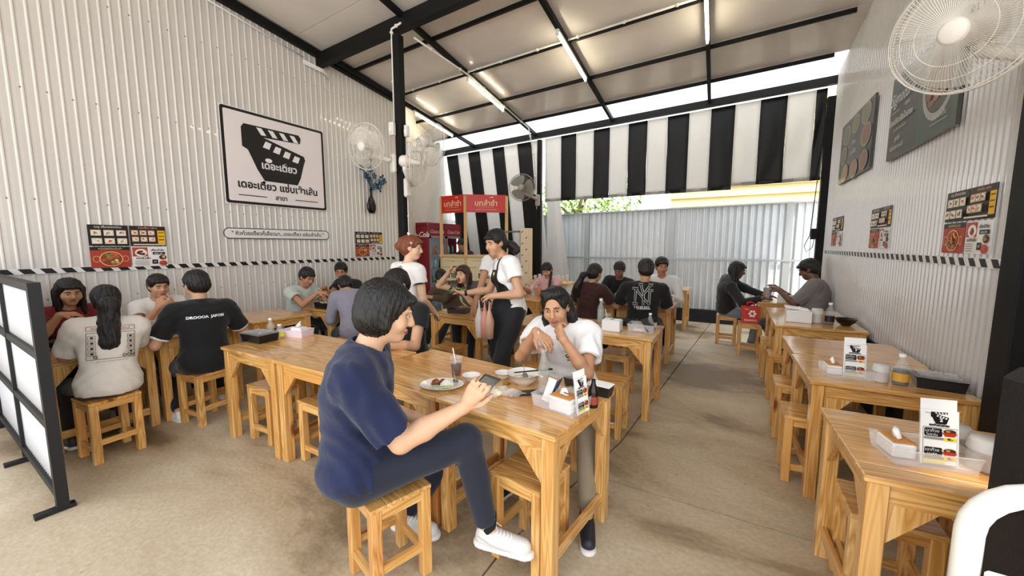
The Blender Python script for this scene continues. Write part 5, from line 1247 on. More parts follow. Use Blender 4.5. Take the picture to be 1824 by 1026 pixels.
# conduits, socket boxes
pipe('conduit', [(CX - .07, CY - .03, 3.05), (CX - .07, CY - .03, 4.12), (CX - .04, CY - .06, 4.18), (CX + .12, CY - .06, 4.21)], .013, 'white conduit running down the front of the tall black column')
pipe('conduit', [(CX + .06, CY + .03, .9), (CX + .06, CY + .03, 2.95)], .007, 'thin white cable conduit down the right edge of the tall column')
pipe('conduit', [(-3.62, 3.9, 4.14), tuple(Vector(roofpt(-3.58, 5.0, -.10))), tuple(Vector(roofpt(-3.58, 7.0, -.10)))], .013, 'white conduit along the rafter above the server')
pipe('conduit', [tuple(Vector(roofpt(-5.1, 4.945, -.03))), tuple(Vector(roofpt(-.36, 4.945, -.03)))], .012, 'white conduit running across the roof along a purlin')
pipe('conduit', [tuple(Vector(roofpt(-3.58, 7.0, -.10))), (-3.72, 7.40, 3.62), (-3.74, 7.58, 3.3), (-3.72, 7.6, 2.72)], .013, 'white conduit bending down the rear post to the grey fan')
def jbox(loc, d, label):
    r = thing('socket_box', label, 'socket', loc); m = MB(); m.box((0, 0, 0), d, white_plastic, bev=.008); m.build('box', r); m = MB(); m.box((0, -d[1] / 2 - .004, -.01), (d[0] * .6, .008, d[2] * .35), mat('white_plug', '#f4f2ee', .4), bev=.003); m.build('plug', r)
jbox((CX - .06, CY - .085, 3.0), (.085, .05, .16), 'white socket box high on the front of the tall column')
jbox((CX + .085, CY + .02, 2.98), (.05, .06, .14), 'white socket box high on the right of the tall column')
jbox((-3.70, 7.44, 2.66), (.08, .05, .10), 'small socket box on the rear post above the grey fan')
m = MB()
for q in range(3): m.tube([(XL + .03, 3.55 + .0, 4.13 - .02 * q), (XL + .10, 3.80 + .03 * q, 4.08 - .02 * q), (XL + .05, 3.86 + .03 * q, 4.02 - .02 * q)], .008, conduit, 8)
m.tube([(XL + .03, 2.4, zr(XL, 2.4) - .15), (XL + .03, 3.55, 4.17)], .008, conduit, 8)
tag(m.build('conduit'), 'thin white conduits coming out beneath the end of the main beam', 'conduit')
# winch cord box on the right rear post
r = thing('blind_winch', 'small black winch with hanging cord on the right rear post', 'winch', (XR - .14, back(XR) - .10, 1.72)); m = MB(); m.box((0, 0, 0), (.09, .09, .16), black_steel, bev=.01); m.build('housing', r)
m = MB(); m.tube([(0, -.05, -.05), (-.02, -.06, -.2), (-.09, -.06, -.27), (-.12, -.06, -.18), (-.06, -.05, -.02), (-.02, -.05, .9)], .006, mat('cord_black', '#1a1a1b', .6), 6); m.build('cord', r)
# ------------------------------------------------------------------ fridge and kiosk at the rear
red = mat('fridge_red', '#7d1220', .3, coat=.3); glassm = mat('clear_glass', '#eef4f4', .05, trans=1, ior=1.05)
FX, FY = -5.33, 6.0
r = thing('drinks_fridge', 'dark red two-door glass drinks fridge against the left wall', 'fridge', (FX - .30, FY + .55, 0))
m = MB(); m.box((0, 0, 1.97), (.58, 1.1, .08), red, bev=.01); m.box((0, -.53, 1.0), (.58, .04, 1.9), red); m.box((0, .53, 1.0), (.58, .04, 1.9), red); m.box((-.27, 0, 1.0), (.03, 1.06, 1.9), mat('fridge_inner', '#dfe6ea', .4)); m.box((0, 0, .08), (.58, 1.1, .14), red); m.box((0, 0, .17), (.5, 1.0, .02), MATS['fridge_inner'])
m.box((.285, 0, 1.84), (.02, 1.1, .2), red, bev=.004); m.build('cabinet', r)
for q in (-1, 1):
    y = q * .265; m = MB()
    for a_, b_ in (((.30, y, 1.72), (.03, .51, .05)), ((.30, y, .20), (.03, .51, .05)), ((.30, y - .235, .96), (.03, .04, 1.56)), ((.30, y + .235, .96), (.03, .04, 1.56))): m.box(a_, b_, mat('door_frame_silver', '#9b8f92', .35, metal=.4))
    d_ = m.build('door', r); m = MB(); m.box((.30, y, .96), (.008, .45, 1.5), glassm); m.build('pane', d_)
    m = MB(); m.tube([(.325, y - q * .235, 1.1), (.34, y - q * .235, 1.1), (.34, y - q * .235, .8), (.325, y - q * .235, .8)], .008, white_plastic, 6); m.build('handle', d_)
m = MB()
for z in (.45, .75, 1.05, 1.35): m.box((0, 0, z), (.46, 1.0, .012), mat('shelf_wire', '#c6ccd0', .4))
m.build('shelf', r)
m = MB(); m.box((.22, .50, 1.0), (.02, .02, 1.5), mat('fridge_light', '#ffffff', .4, emit='#eef6ff', es=4)); m.box((.22, -.50, 1.0), (.02, .02, 1.5), MATS['fridge_light']); m.build('light', r)
a = Art(M=frame_mat((0, -.552, 1.72), (1, 0, 0), (0, 0, 1)), z=.002); a.text('Coca-Cola', 0, 0, .15, '#e9dcd8', shear=.35, bold=.003); a.mb.build('side_lettering', r)
for q in (-.27, .27):
    a = Art(M=frame_mat((.296, q, 1.80), (0, 1, 0), (0, 0, 1)), z=.002); a.text('Coca-Cola', 0, 0, .10, '#d9a7a6', shear=.35, bold=.002); a.mb.build('front_lettering', r)
btm = [mat('bottle_cola', '#2a100c', .15), mat('bottle_orange', '#d8741e', .15), mat('bottle_clear', '#b7cdd2', .1), mat('bottle_green', '#2f7a3c', .15)]
rg = random.Random(2); proto = None; k = 0
for z in (.19, .46, .76, 1.06, 1.36):
    for i in range(7):
        y = -.42 + i * .14
        if rg.random() < .2: continue
        m = MB(); m.lathe([(.0005, 0), (.03, 0), (.03, .13), (.012, .17), (.012, .19), (.0005, .19)], btm[(int(z * 10) + i // 3) % 4], 10); o = m.build('bottle'); o.location = (FX - .30 + .13, FY + .55 + y, z + .006)
        tag(o, ('%s drink bottle from the near end, %s shelf inside the red fridge' % (('first', 'second', 'third', 'fourth', 'fifth', 'sixth', 'seventh')[i], {.19: 'lowest', .46: 'second', .76: 'third', 1.06: 'fourth', 1.36: 'top'}[z])), 'bottle', 'bottles on the %s fridge shelf' % {.19: 'lowest', .46: 'second', .76: 'third', 1.06: 'fourth', 1.36: 'top'}[z])
pinek = mat('kiosk_wood', '#d9b27a', .5); cream = mat('kiosk_cream', '#e3d3a6', .5); sred = mat('kiosk_red', '#c22a1e', .35)
r = thing('drink_kiosk', 'wooden drink kiosk with red roof signs and cream counter panels', 'kiosk', (-4.42, 6.02, 0), math.radians(0))
KP = [(0, 0), (-.60, .02), (.62, .48), (.02, .62)]
def KZ(p, z): return (p[0], p[1], z)
for p in KP[:3]:
    m = MB(); m.box((p[0], p[1], 1.24), (.045, .045, 2.48), pinek); m.build('post', r)
def kpanel(name, p, q, z0, z1, t, m_, parent=r):
    p = Vector(p); q = Vector(q); L = (q - p).length; M = frame_mat(((p.x + q.x) / 2, (p.y + q.y) / 2, (z0 + z1) / 2), ((q - p).x, (q - p).y, 0), (0, 0, 1)); m = MB(); m.box((0, 0, 0), (L, z1 - z0, t), m_, M=M); return m.build(name, parent), M
for p, q, t_ in ((KP[1], KP[0], 1), (KP[0], KP[2], 2)):
    o, M = kpanel('sign_panel', p, q, 2.17, 2.50, .02, sred); a = Art(M=M @ Matrix.Translation((0, 0, .012)), z=0)
    a.text('บทลำชำ', 0, -.04, .14, '#f0c9a0', bold=.002); a.rect(0, -.065, .30, .006, '#e9a58a'); a.rect(0, -.11, .40, .008, '#e9a58a'); a.rect(.08, .115, .03, .012, '#f3ddc8'); a.ell(.12, .12, .02, .012, '#f3ddc8', 8); a.mb.build('sign_lettering', r)
    kpanel('counter_top', p, q, 1.33, 1.37, .16, pinek)
    o, M = kpanel('counter_panel', p, q, 1.13, 1.33, .03, cream); a = Art(M=M @ Matrix.Translation((0, 0, .017)), z=0)
    a.rect(0, .02, .5, .004, '#6a5a3c'); a.rect(0, .0, .12, .03, '#e3d3a6'); a.text('MENU', 0, .0, .03, '#3a3020')
    if t_: a.mb.build('panel_print', r)
    o, M = kpanel('counter_panel', p, q, .12, 1.12, .03, cream); a = Art(M=M @ Matrix.Translation((0, 0, .017)), z=0); a.text('ชาชัก', 0, .30, .16, '#3a3020', bold=.004)
    for i in range(7): a.rect(-.05, .2 - i * .06, .36, .006, '#7d6d4c'); a.rect(.24, .2 - i * .06, .04, .012, '#7d6d4c')
    a.mb.build('panel_print', r)
def simple(name, label, cat, loc, fn, group=None, rz=0):
    m = MB(); fn(m); o = m.build(name); o.location = loc; o.rotation_euler = (0, 0, rz); return tag(o, label, cat, group)
simple('tin_can', 'reddish brown tin standing on the kiosk counter', 'can', (-3.98, 6.37, 1.37), lambda m: m.lathe([(.0005, 0), (.06, 0), (.06, .17), (.0005, .17)], mat('tin_brown', '#8a4632', .5), 18))
# tall leaf-patterned panel and shelf right of kiosk
r = thing('patterned_stand', 'tall pale stand patterned with small black leaves, at the rear post', 'stand', (-3.10, 5.98, 0), math.radians(-10))
m = MB(); m.box((0, 0, .92), (.17, .12, 1.84), mat('stand_cream', '#e6cfae', .5)); m.build('body', r)
a = Art(M=frame_mat((0, -.061, .92), (1, 0, 0), (0, 0, 1)), z=.001)
for i in range(18):
    x, y = (-.045, .045)[i % 2], .86 - i * .1; w = .4 if i % 2 else -.4
    a.poly([(x - .022, y - .014), (x, y + .012), (x + .024, y + .016), (x + .004, y - .012)], '#1b1917')
a.mb.build('leaf_print', r)
m = MB(); mt = mat('steel_shelf', '#8d8f90', .4, metal=.6)
for x in (-.62, -.12): m.box((x, 0, .9), (.03, .03, 1.8), mt)
for z in (1.25, 1.5, 1.79): m.box((-.37, 0, z), (.53, .3, .02), mt)
m.build('rack', r)
rg = random.Random(9)
for i in range(11):
    x, y = -2.98 + .055 * i, 6.02 + .07 * (i % 3); hgt = .10 + .05 * rg.random()
# table of cups beside it
cupw = mat('cup_white', '#e9e7e2', .4)
r = thing('side_counter', 'low counter with white cloth in front of the rear post', 'counter', (-2.95, 6.62, 0)); m = MB(); m.box((0, 0, .86), (.9, .45, .04), pinek); m.box((0, 0, .43), (.86, .4, .84), mat('counter_white', '#d8d4cc', .6)); m.build('cabinet', r)
for i in range(12):
    simple('cup', '%s white takeaway cup from the left in the %s row on the rear counter' % (('first', 'second', 'third', 'fourth')[i // 3], ('front', 'middle', 'back')[i % 3]), 'cup', (-3.30 + .062 * i, 6.56 + .06 * (i % 3), .88), lambda m: m.lathe([(.0005, 0), (.022, 0), (.032, .08 + .02 * (i % 3)), (.034, .085 + .02 * (i % 3)), (.03, .085 + .02 * (i % 3)), (.02, .004)], cupw, 12), 'white cups on the rear counter')
# ------------------------------------------------------------------ screen, loudspeaker cabinet, white chair
r = thing('screen_partition', 'black framed screen with six white ribbed panels at the left edge', 'screen', (-4.36, .585, 0), math.radians(-2.0))
steel = mat('dark_grey_steel', '#121112', .55); wavy = mat('screen_white', '#dcdde0', .4)
for x in (-1.0, 0, 1.0):
    m = MB(); m.box((x, 0, .68), (.05 if x else .035, .05, 1.33 if x else 1.28), steel); m.build('post', r)
    m = MB(); m.box((x, -.03, .012), (.05, .16, .024), steel); m.build('foot', r)
for z in (1.32, .93, .52, .10): m = MB(); m.box((0, 0, z), (2.04, .045, .045), steel); m.build('rail', r)
for a_, b_ in ((-.98, -.02), (.02, .98)):
    for z0, z1 in ((.12, .50), (.54, .91), (.95, 1.30)):
        m = MB(); n = 40; vs = []; fs = []
        for i in range(n + 1):
            x = a_ + (b_ - a_) * i / n; y = .006 * (1 if i % 2 else -1); vs += [(x, y, z0), (x, y, z1)]
        for i in range(n): fs.append((2 * i, 2 * i + 2, 2 * i + 3, 2 * i + 1))
        m.add(vs, fs, wavy, True); o = m.build('panel', r, fix=False); md = o.modifiers.new('t', 'SOLIDIFY'); md.thickness = .004
r = thing('speaker_cabinet', 'tall black speaker cabinet at the right edge beside the nearest table', 'speaker', (.86, 1.50, 0), math.radians(14))
blk = mat('speaker_black', '#19191b', .55, bump=(120, .25)); m = MB(); m.box((0, 0, .615), (.40, .20, 1.23), blk, bev=.03); m.build('cabinet', r)
m = MB(); m.box((.02, -.105, .62), (.30, .015, 1.0), mat('speaker_grille', '#222225', .7, bump=(260, .5)), bev=.006); m.build('grille', r)
m = MB(); m.tube([(-.203, .0, .9), (-.215, -.0, .9)], .03, blk, 14); m.build('side_knob', r)
wch = mat('white_enamel', '#efece5', .22, coat=.4)
r = thing('white_chair', 'white tubular chair back in the lower right corner', 'chair', (.72, 1.15, 0))
arch = [(-.205, .1, .55), (-.205, .1, .87)] + [(-.205 + .12 * (1 - math.cos(t)), .1, .89 + .12 * math.sin(t)) for t in np.linspace(0, PI / 2, 7)] + [(.205 - .12 * (1 - math.cos(t)), .1, .89 + .12 * math.sin(t)) for t in np.linspace(PI / 2, 0, 7)] + [(.205, .1, .87), (.205, .1, .55)]
m = MB(); m.tube(arch, .025, wch, 16); m.build('backrest', r)
for x in (-.205, .205):
    m = MB(); m.tube([(x, .1, .56), (x * 1.05, .14, 0)], .022, wch, 12); m.build('leg', r)
    m = MB(); m.tube([(x, -.26, .50), (x * 1.05, -.30, 0)], .022, wch, 12); m.build('leg', r)
m = MB(); m.box((0, -.08, .52), (.44, .42, .03), wch, bev=.012); m.build('seat', r)
m = MB(); m.box((.03, .02, .80), (.42, .14, .03), wch, bev=.006); m.box((-.17, -.04, .79), (.02, .03, .05), wch); m.build('tray_shelf', r)

# roofing screws in rows on the left wall sheet
m = MB(); rg = random.Random(21); scm = mat('screw_grey', '#8b857c', .5, metal=.3)
for z in (.55, 1.05, 1.95, 2.9, 3.85):
    for i in range(40):
        y = -.9 + i * .154 + .01; m.lathe([(.0075, 0), (.006, .004), (.0005, .005)], scm, 6, M=Matrix.Translation((XL + .002, y, z + rg.uniform(-.01, .01))) @ Matrix.Rotation(PI / 2, 4, 'Y'))
o = m.build('screws', bpy.data.objects['wall_left']); o['kind'] = 'stuff'
# ------------------------------------------------------------------ things on the tables
TZ = .7505
clearp = mat('clear_plastic', '#f6f6f4', .08, alpha=.14, coat=.6); clearb = mat('clear_box_plastic', '#f1f0f0', .12, alpha=.24, coat=.5); frost = mat('frosted_plastic', '#dfdcd8', .35, alpha=.8)
wpl = mat('white_box_plastic', '#efedeb', .3); china = mat('white_china', '#ece8e0', .2, coat=.5); chop = mat('black_chopstick', '#141313', .35); spoon_m = mat('spoon_steel', '#a9a6a2', .22, metal=.9)
bottle_g = mat('bottle_glass', '#e4ece9', .06, alpha=.2, coat=.8); cola = mat('cola', '#4a160c', .12); sauce = mat('brown_sauce', '#1d0e08', .18); blkp = mat('black_food_plastic', '#18181a', .3); lidp = mat('clear_lid', '#dcdcd9', .08, alpha=.22, coat=.8)
capw = mat('white_cap', '#f2f0ec', .4); paper = mat('paper', '#f4f2ee', .7); cardb = mat('cardboard_orange', '#c98a4a', .7)
def bottle(label, x, y, z=TZ, h=.21, r=.03, liquid=None, cap='#f2f0ec', group='bottles on the tables', lab=None, glass=None, level=.6):
    t = thing('bottle', label, 'bottle', (x, y, z), 0, group)
    m = MB(); m.lathe([(.0005, .001), (r * .9, .001), (r, .01), (r, h * .52), (r * .93, h * .60), (r * .42, h * .80), (r * .36, h * .93), (r * .36, h * .945)], glass or bottle_g, 18); m.build('bottle_body', t)
    if liquid: m = MB(); m.lathe([(.0005, .004), (r * .92, .004), (r * .93, h * .52 * level), (.0005, h * .52 * level)], liquid, 16); m.build('liquid', t)
    if cap: m = MB(); m.lathe([(r * .44, h * .90), (r * .46, h * .905), (r * .46, h * 1.0), (.0005, h * 1.0)], mat('cap_' + cap[1:], cap, .4), 14); m.build('cap', t)
    if lab:
        m = MB(); m.lathe([(r * 1.012, h * .13), (r * 1.012, h * .40)], mat('label_' + lab[1:], lab, .5), 18); o = m.build('label_band', t)
    return t
def cup(label, x, y, z=TZ, h=.10, r=.036, liquid=None, straw=True, group=None, level=.65, mat_=None, sc='#f1efe9'):
    t = thing('cup', label, 'cup', (x, y, z), 0, group)
    m = MB(); m.lathe([(.0005, .001), (r * .72, .001), (r, h), (r * 1.07, h + .001), (r * 1.07, h - .003), (r * .97, h - .004), (r * .70, .004), (.0005, .004)], mat_ or clearp, 20); m.build('cup_body', t)
    if liquid: rr = r * (.70 + .27 * level); m = MB(); m.lathe([(.0005, .005), (r * .69, .005), (rr, h * level), (.0005, h * level)], liquid, 18); m.build('drink', t)
    if liquid is cola:
        rg = random.Random(4); m = MB()
        for i in range(9): M = Matrix.Translation((rg.uniform(-.5, .5) * r, rg.uniform(-.5, .5) * r, h * level + rg.uniform(-.008, .016))) @ Euler((rg.random() * 3, rg.random() * 3, 0)).to_matrix().to_4x4(); m.box((0, 0, 0), (.015, .015, .012), clearb, M=M, bev=.003)
        o = m.build('ice', t); o['kind'] = 'stuff'
    if straw: m = MB(); m.tube([(r * .3, 0, .012), (-r * .75, .005, h * 1.45)], .0035, mat('straw_' + sc[1:], sc, .5), 8); m.build('straw', t)
    return t
def bowl(label, x, y, r, h, z=TZ, m_=None, group=None, cat='bowl'):
    t = thing('bowl', label, cat, (x, y, z), 0, group)
    m = MB(); m.lathe([(.0005, .002), (r * .42, .0), (r * .42, h * .10), (r * .55, h * .16), (r * .85, h * .55), (r, h), (r * 1.02, h), (r * .97, h * .97), (r * .80, h * .50), (r * .40, h * .20), (.0005, h * .18)], m_ or china, 32); m.build('bowl_body', t); return t
def spoon(label, p0, p1, group=None):
    p0, p1 = Vector(p0), Vector(p1); d = (p1 - p0).normalized(); m = MB(); m.tube([p0 - p0, (p1 - p0) * .7, (p1 - p0)], [.004, .0028, .0038], spoon_m, 8)
    M = frame_mat((0, 0, 0), d, Vector((-d.y, d.x, 0))) @ Matrix.Diagonal((1, .72, .4, 1)); m.lathe([(.0005, -.012), (.012, -.009), (.022, .0), (.023, .003), (.012, -.005), (.0005, -.008)], spoon_m, 14, M=M)
    o = m.build('spoon'); o.location = p0; return tag(o, label, 'spoon', group)
def sticks(label, p0, p1, gap=.008, group='chopsticks'):
    p0, p1 = Vector(p0), Vector(p1); n = Vector((0, 0, 1)).cross(p1 - p0).normalized() * gap
    for q in (-.5, .5):
        m = MB(); m.tube([n * q, (p1 - p0) + n * q * 1.8], [.0022, .0034], chop, 6); o = m.build('chopstick'); o.location = p0; tag(o, label + (', left one' if q < 0 else ', right one'), 'chopstick', group)
def tissue_box(label, x, y, rz=0, w=.12, d=.085, h=.085, z=TZ, top=None, group='white tissue boxes', tissue=True):
    t = thing('tissue_box', label, 'tissue box', (x, y, z), math.radians(rz), group)
    m = MB(); m.box((0, 0, h / 2), (w, d, h), wpl, bev=.006); m.build('box', t)
    m = MB(); m.box((0, 0, h + .003), (w * .94, d * .92, .006), top or wpl, bev=.002); m.build('lid', t)
    m = MB(); m.lathe([(.0005, 0), (.022, 0), (.022, .0015), (.0005, .0015)], mat('slot_dark', '#55504a', .8), 16, c=(0, 0, h + .006), sy=.55); m.build('slot', t)
    if tissue:
        m = MB(); m.prism([(-.02, -.004), (.018, -.01), (.024, .004), (.0, .012), (-.022, .008)], 0, .002, paper, M=Matrix.Translation((0, 0, h + .008))); m.tube([(-.018, 0, h + .006), (-.006, .006, h + .028), (.012, -.002, h + .034), (.02, .004, h + .02)], [.008, .012, .010, .004], paper, 8); m.build('tissue', t)
    return t
def tray_box(name, label, cat, x, y, rz, w, d, h, m_, z=TZ, t_=.003, group=None):
    t = thing(name, label, cat, (x, y, z), math.radians(rz), group); m = MB(); e = .008
    m.add([(-w / 2 + e, -d / 2 + e, 0), (w / 2 - e, -d / 2 + e, 0), (w / 2 - e, d / 2 - e, 0), (-w / 2 + e, d / 2 - e, 0), (-w / 2, -d / 2, h), (w / 2, -d / 2, h), (w / 2, d / 2, h), (-w / 2, d / 2, h)], [(0, 1, 2, 3), (0, 4, 5, 1), (1, 5, 6, 2), (2, 6, 7, 3), (3, 7, 4, 0)], m_)
    o = m.build('tray', t); md = o.modifiers.new('t', 'SOLIDIFY'); md.thickness = t_
    m = MB(); m.tube([(-w / 2, -d / 2, h), (w / 2, -d / 2, h), (w / 2, d / 2, h), (-w / 2, d / 2, h)], .003, m_, 6, closed=True); m.build('rim', t); return t
def lid(t, w, d, h):
    m = MB(); m.box((0, 0, h + .004), (w * 1.03, d * 1.03, .006), lidp, bev=.002); m.box((0, 0, h + .012), (w * .85, d * .82, .012), lidp, bev=.006)
    for i in range(3):
        for j in range(2): m.lathe([(.018, .002), (.014, .008), (.0005, .009)], lidp, 12, c=((i - 1) * w * .27, (j - .5) * d * .36, h + .016))
    return m.build('lid', t)
def menu_stand(label, x, y, rz, num, z=TZ, s=1.0, group='menu stands', lean=8):
    t = thing('menu_stand', label, 'menu stand', (x, y, z), math.radians(rz), group); w, h = .098 * s, .175 * s
    Mx = Matrix.Rotation(math.radians(-lean), 4, 'X')
    m = MB(); m.box((0, 0, h / 2 + .003), (w, .003, h), clearp, M=Mx); m.box((0, .018, .002), (w, .045, .004), clearp); m.build('acrylic_holder', t)
    m = MB(); m.box((0, .004, h * .64), (w * .92, .0015, h * 1.12), paper, M=Mx); m.build('spare_card', t)
    m = MB(); m.box((0, -.0025, h / 2 + .004), (w * .95, .001, h * .97), paper, M=Mx); m.build('card', t)
    a = Art(M=Mx @ frame_mat((0, -.0032, h / 2 + .004), (1, 0, 0), (0, 0, 1)), z=.0001, step=.00012)
    a.text('เมนูเด็ด', -w * .25, h * .42, h * .045, '#3a3634'); clapper(a, .0, h * .36, w * .46, '#161415', '#f4f2ee'); a.text(num, w * .03, h * .29, h * .085, '#f4f2ee', bold=.0008)
    a.text('เฉาก๊วยโบราณ', -w * .02, h * .205, h * .05, '#3f1d1a', bold=.0008)
    a.rect(0, -h * .15, w * .86, h * .66, '#161415'); a.rect(0, -h * .15, w * .84, h * .645, '#f1eeea')
    for yy, n1 in ((.09, 'โบราณ'), (-.25, 'นมสด')):
        a.rrect(-w * .17, h * yy, w * .46, h * .15, h * .03, '#171516'); a.text('เฉาก๊วย', -w * .2, h * (yy + .005), h * .07, '#e9e6e1'); a.text(n1, -w * .2, h * (yy - .06), h * .06, '#e9e6e1')
        a.ell(w * .24, h * (yy + .03), w * .20, h * .055, '#d8d2c8'); a.ell(w * .24, h * (yy + .03), w * .16, h * .04, '#3d2a1e'); a.ell(w * .20, h * (yy + .035), w * .06, h * .018, '#b98a3c', 8); a.poly([(w * .05, h * (yy + .01)), (w * .43, h * (yy + .01)), (w * .36, h * (yy - .055)), (w * .12, h * (yy - .055))], '#b5301f')
        a.rect(-w * .16, h * (yy - .105), w * .5, h * .045, '#8d8a86'); a.rect(w * .25, h * (yy - .105), w * .30, h * .06, '#e8c92a'); a.text('40.-', w * .25, h * (yy - .12), h * .055, '#1b1918', bold=.0006)
    a.rect(-w * .14, -h * .42, w * .54, h * .06, '#ead94f')
    a.mb.build('menu_print', t); return t
def caddy(label, x, y, rz, w=.23, d=.16, h=.07, m_=None, group='condiment caddies'):
    t = tray_box('caddy', label, 'caddy', x, y, rz, w, d, h, m_ or clearb, group=group); return t
def place(cx, cy, rz, dx, dy): a = math.radians(rz); return cx + dx * math.cos(a) - dy * math.sin(a), cy + dx * math.sin(a) + dy * math.cos(a)
# ---- centre table
t = thing('dinner_plate', 'white oval plate with fried meat, rice and cucumber', 'plate', (-1.40, 1.66, TZ), math.radians(24))
m = MB(); m.lathe([(.0005, .003), (.075, .0), (.08, .004), (.125, .016), (.128, .018), (.12, .018), (.08, .008), (.0005, .007)], china, 36, sx=1.0, sy=.80); m.build('plate', t)
rg = random.Random(1); m = MB()
for i in range(60):
    w_ = rg.uniform(0, 6.28); k = rg.random() ** .5; M = Matrix.Translation((.03 + .038 * k * math.cos(w_), -.005 + .032 * k * math.sin(w_), .012 + .026 * (1 - k * k))) @ Euler((rg.random() * 3, rg.random() * 3, rg.random() * 3)).to_matrix().to_4x4(); m.lathe([(.0005, -.006), (.004, -.002), (.004, .003), (.0005, .006)], mat('rice', '#f1ebdc', .6), 6, M=M)
m.lathe([(.04, .008), (.036, .02), (.022, .034), (.0005, .038)], MATS['rice'], 18, c=(.03, -.005, 0), sy=.85); m.build('rice', t)['kind'] = 'stuff'
def meat_pieces():
    for i in range(7):
        M = Matrix.Translation((-.035 + .022 * (i % 3) - .01, -.01 + .02 * (i // 3) + .01, .018 + .008 * (i % 2))) @ Euler((rg.uniform(-.4, .4), rg.uniform(-.4, .4), rg.random() * 3)).to_matrix().to_4x4()
        m = MB(); m.box((0, 0, 0), (.034, .024, .013), mat('fried_meat_%d' % (i % 3), ('#8a4a22', '#a8622c', '#6e3418')[i % 3], .35), M=M, bev=.005); m.build('meat_piece', t)
meat_pieces()
for i in range(4): m = MB(); m.lathe([(.0005, 0), (.019, 0), (.019, .003), (.0005, .003)], mat('cucumber', '#c9d39a', .5), 14, c=(-.01 + .022 * i, -.062 + .004 * i, .012 + .002 * i)); m.build('cucumber_slice', t)
spoon('steel spoon resting on the oval plate', (-1.335, 1.705, TZ + .03), (-1.43, 1.80, TZ + .065))
cup('plastic cup of cola with ice and a straw', -1.45, 1.86, h=.115, r=.038, liquid=cola, level=.62)
bowl('small white bowl beside the cola cup', -1.30, 1.81, .055, .042); bowl('small white bowl left of the large noodle bowl', -1.16, 1.945, .052, .040)
bb = bowl('large white noodle bowl with spoon and chopsticks', -1.01, 1.92, .095, .072)
m = MB(); m.lathe([(.0005, .035), (.068, .035)], mat('noodle_broth', '#cdbd9a', .15), 24); m.build('broth', bb)
rg = random.Random(8); m = MB()
for i in range(12): w_ = rg.uniform(0, 6.28); m.tube([(.05 * math.cos(w_), .05 * math.sin(w_), .037), (.02 * math.cos(w_ + 1), .02 * math.sin(w_ + 1), .040), (.045 * math.cos(w_ + 2.2), .045 * math.sin(w_ + 2.2), .037)], .002, mat('noodle', '#ece2c4', .5), 5)
m.build('noodles', bb)['kind'] = 'stuff'
spoon('steel soup spoon standing in the large noodle bowl', (-1.0, 1.92, TZ + .05), (-1.045, 1.975, TZ + .12))
sticks('black chopstick laid across the large noodle bowl', (-1.04, 1.86, TZ + .082), (-.86, 1.99, TZ + .095))
# contoured glass bottle
t = thing('glass_bottle', 'empty clear contoured glass soda bottle standing on the near table', 'bottle', (-.86, 1.865, TZ))
m = MB(); m.lathe([(.0005, .004), (.024, .002), (.029, .012), (.029, .03), (.026, .055), (.029, .085), (.031, .11), (.028, .14), (.019, .175), (.0135, .205), (.0125, .225), (.0155, .23), (.0155, .24), (.011, .24)], mat('soda_bottle_glass', '#dfe9e6', .05, alpha=.2, coat=1), 24); m.build('bottle_body', t)
a = Art(M=Matrix.Translation((0, 0, .105)) @ frame_mat((-.0, -.0325, 0), (1, 0, 0), (0, 0, 1)) , z=0); a.text('Coca-Cola', 0, -.006, .016, '#eef0ee', shear=.3, bold=.0006); o = a.mb.build('bottle_lettering', t); o.rotation_euler = (0, 0, math.radians(-25))
# crumpled bag with bun
t = thing('plastic_bag', 'crumpled clear plastic bag with a pale bun on the near table', 'bag', (-1.06, 1.71, TZ), math.radians(20))
q = Field(); q.rc((-.08, .02, .010), (.10, .0, .012), .018, .022, .02); q.rc((-.02, -.03, .01), (.03, .05, .012), .03, .02, .03); q.rc((.08, 0, .01), (.17, .03, .006), .016, .006, .02); q.rc((-.06, .02, .01), (-.05, .10, .01), .014, .03, .02)
P_, F_ = q.mesh(.005, .008, 95, 3); P_[:, 2] = np.maximum(P_[:, 2], 0); np_mesh('bag_film', P_, F_, mat('bag_film', '#f5f2ea', .12, alpha=.33), t)
m = MB(); m.lathe([(.0005, .0), (.026, .002), (.033, .014), (.026, .027), (.0005, .032)], mat('bun_cream', '#eadfb6', .6), 20, c=(.0, -.01, .002)); m.build('bun', t)
t = thing('paper_pouch', 'black pouch lying half under the clear wrapper', 'pouch', (-.93, 1.80, TZ), math.radians(42)); m = MB(); m.box((0, 0, .005), (.16, .06, .01), mat('pouch_black', '#1d1c1d', .4), bev=.003); m.build('pouch', t)
t = simple('brass_clip', 'small brass coloured clip beside the noodle bowl', 'clip', (-1.10, 1.84, TZ + .002), lambda m: m.tube([(0, 0, .006), (.02, .012, .010), (.03, .03, .006)], [.009, .008, .004], mat('brass', '#8d7a2c', .3, metal=.8), 10))
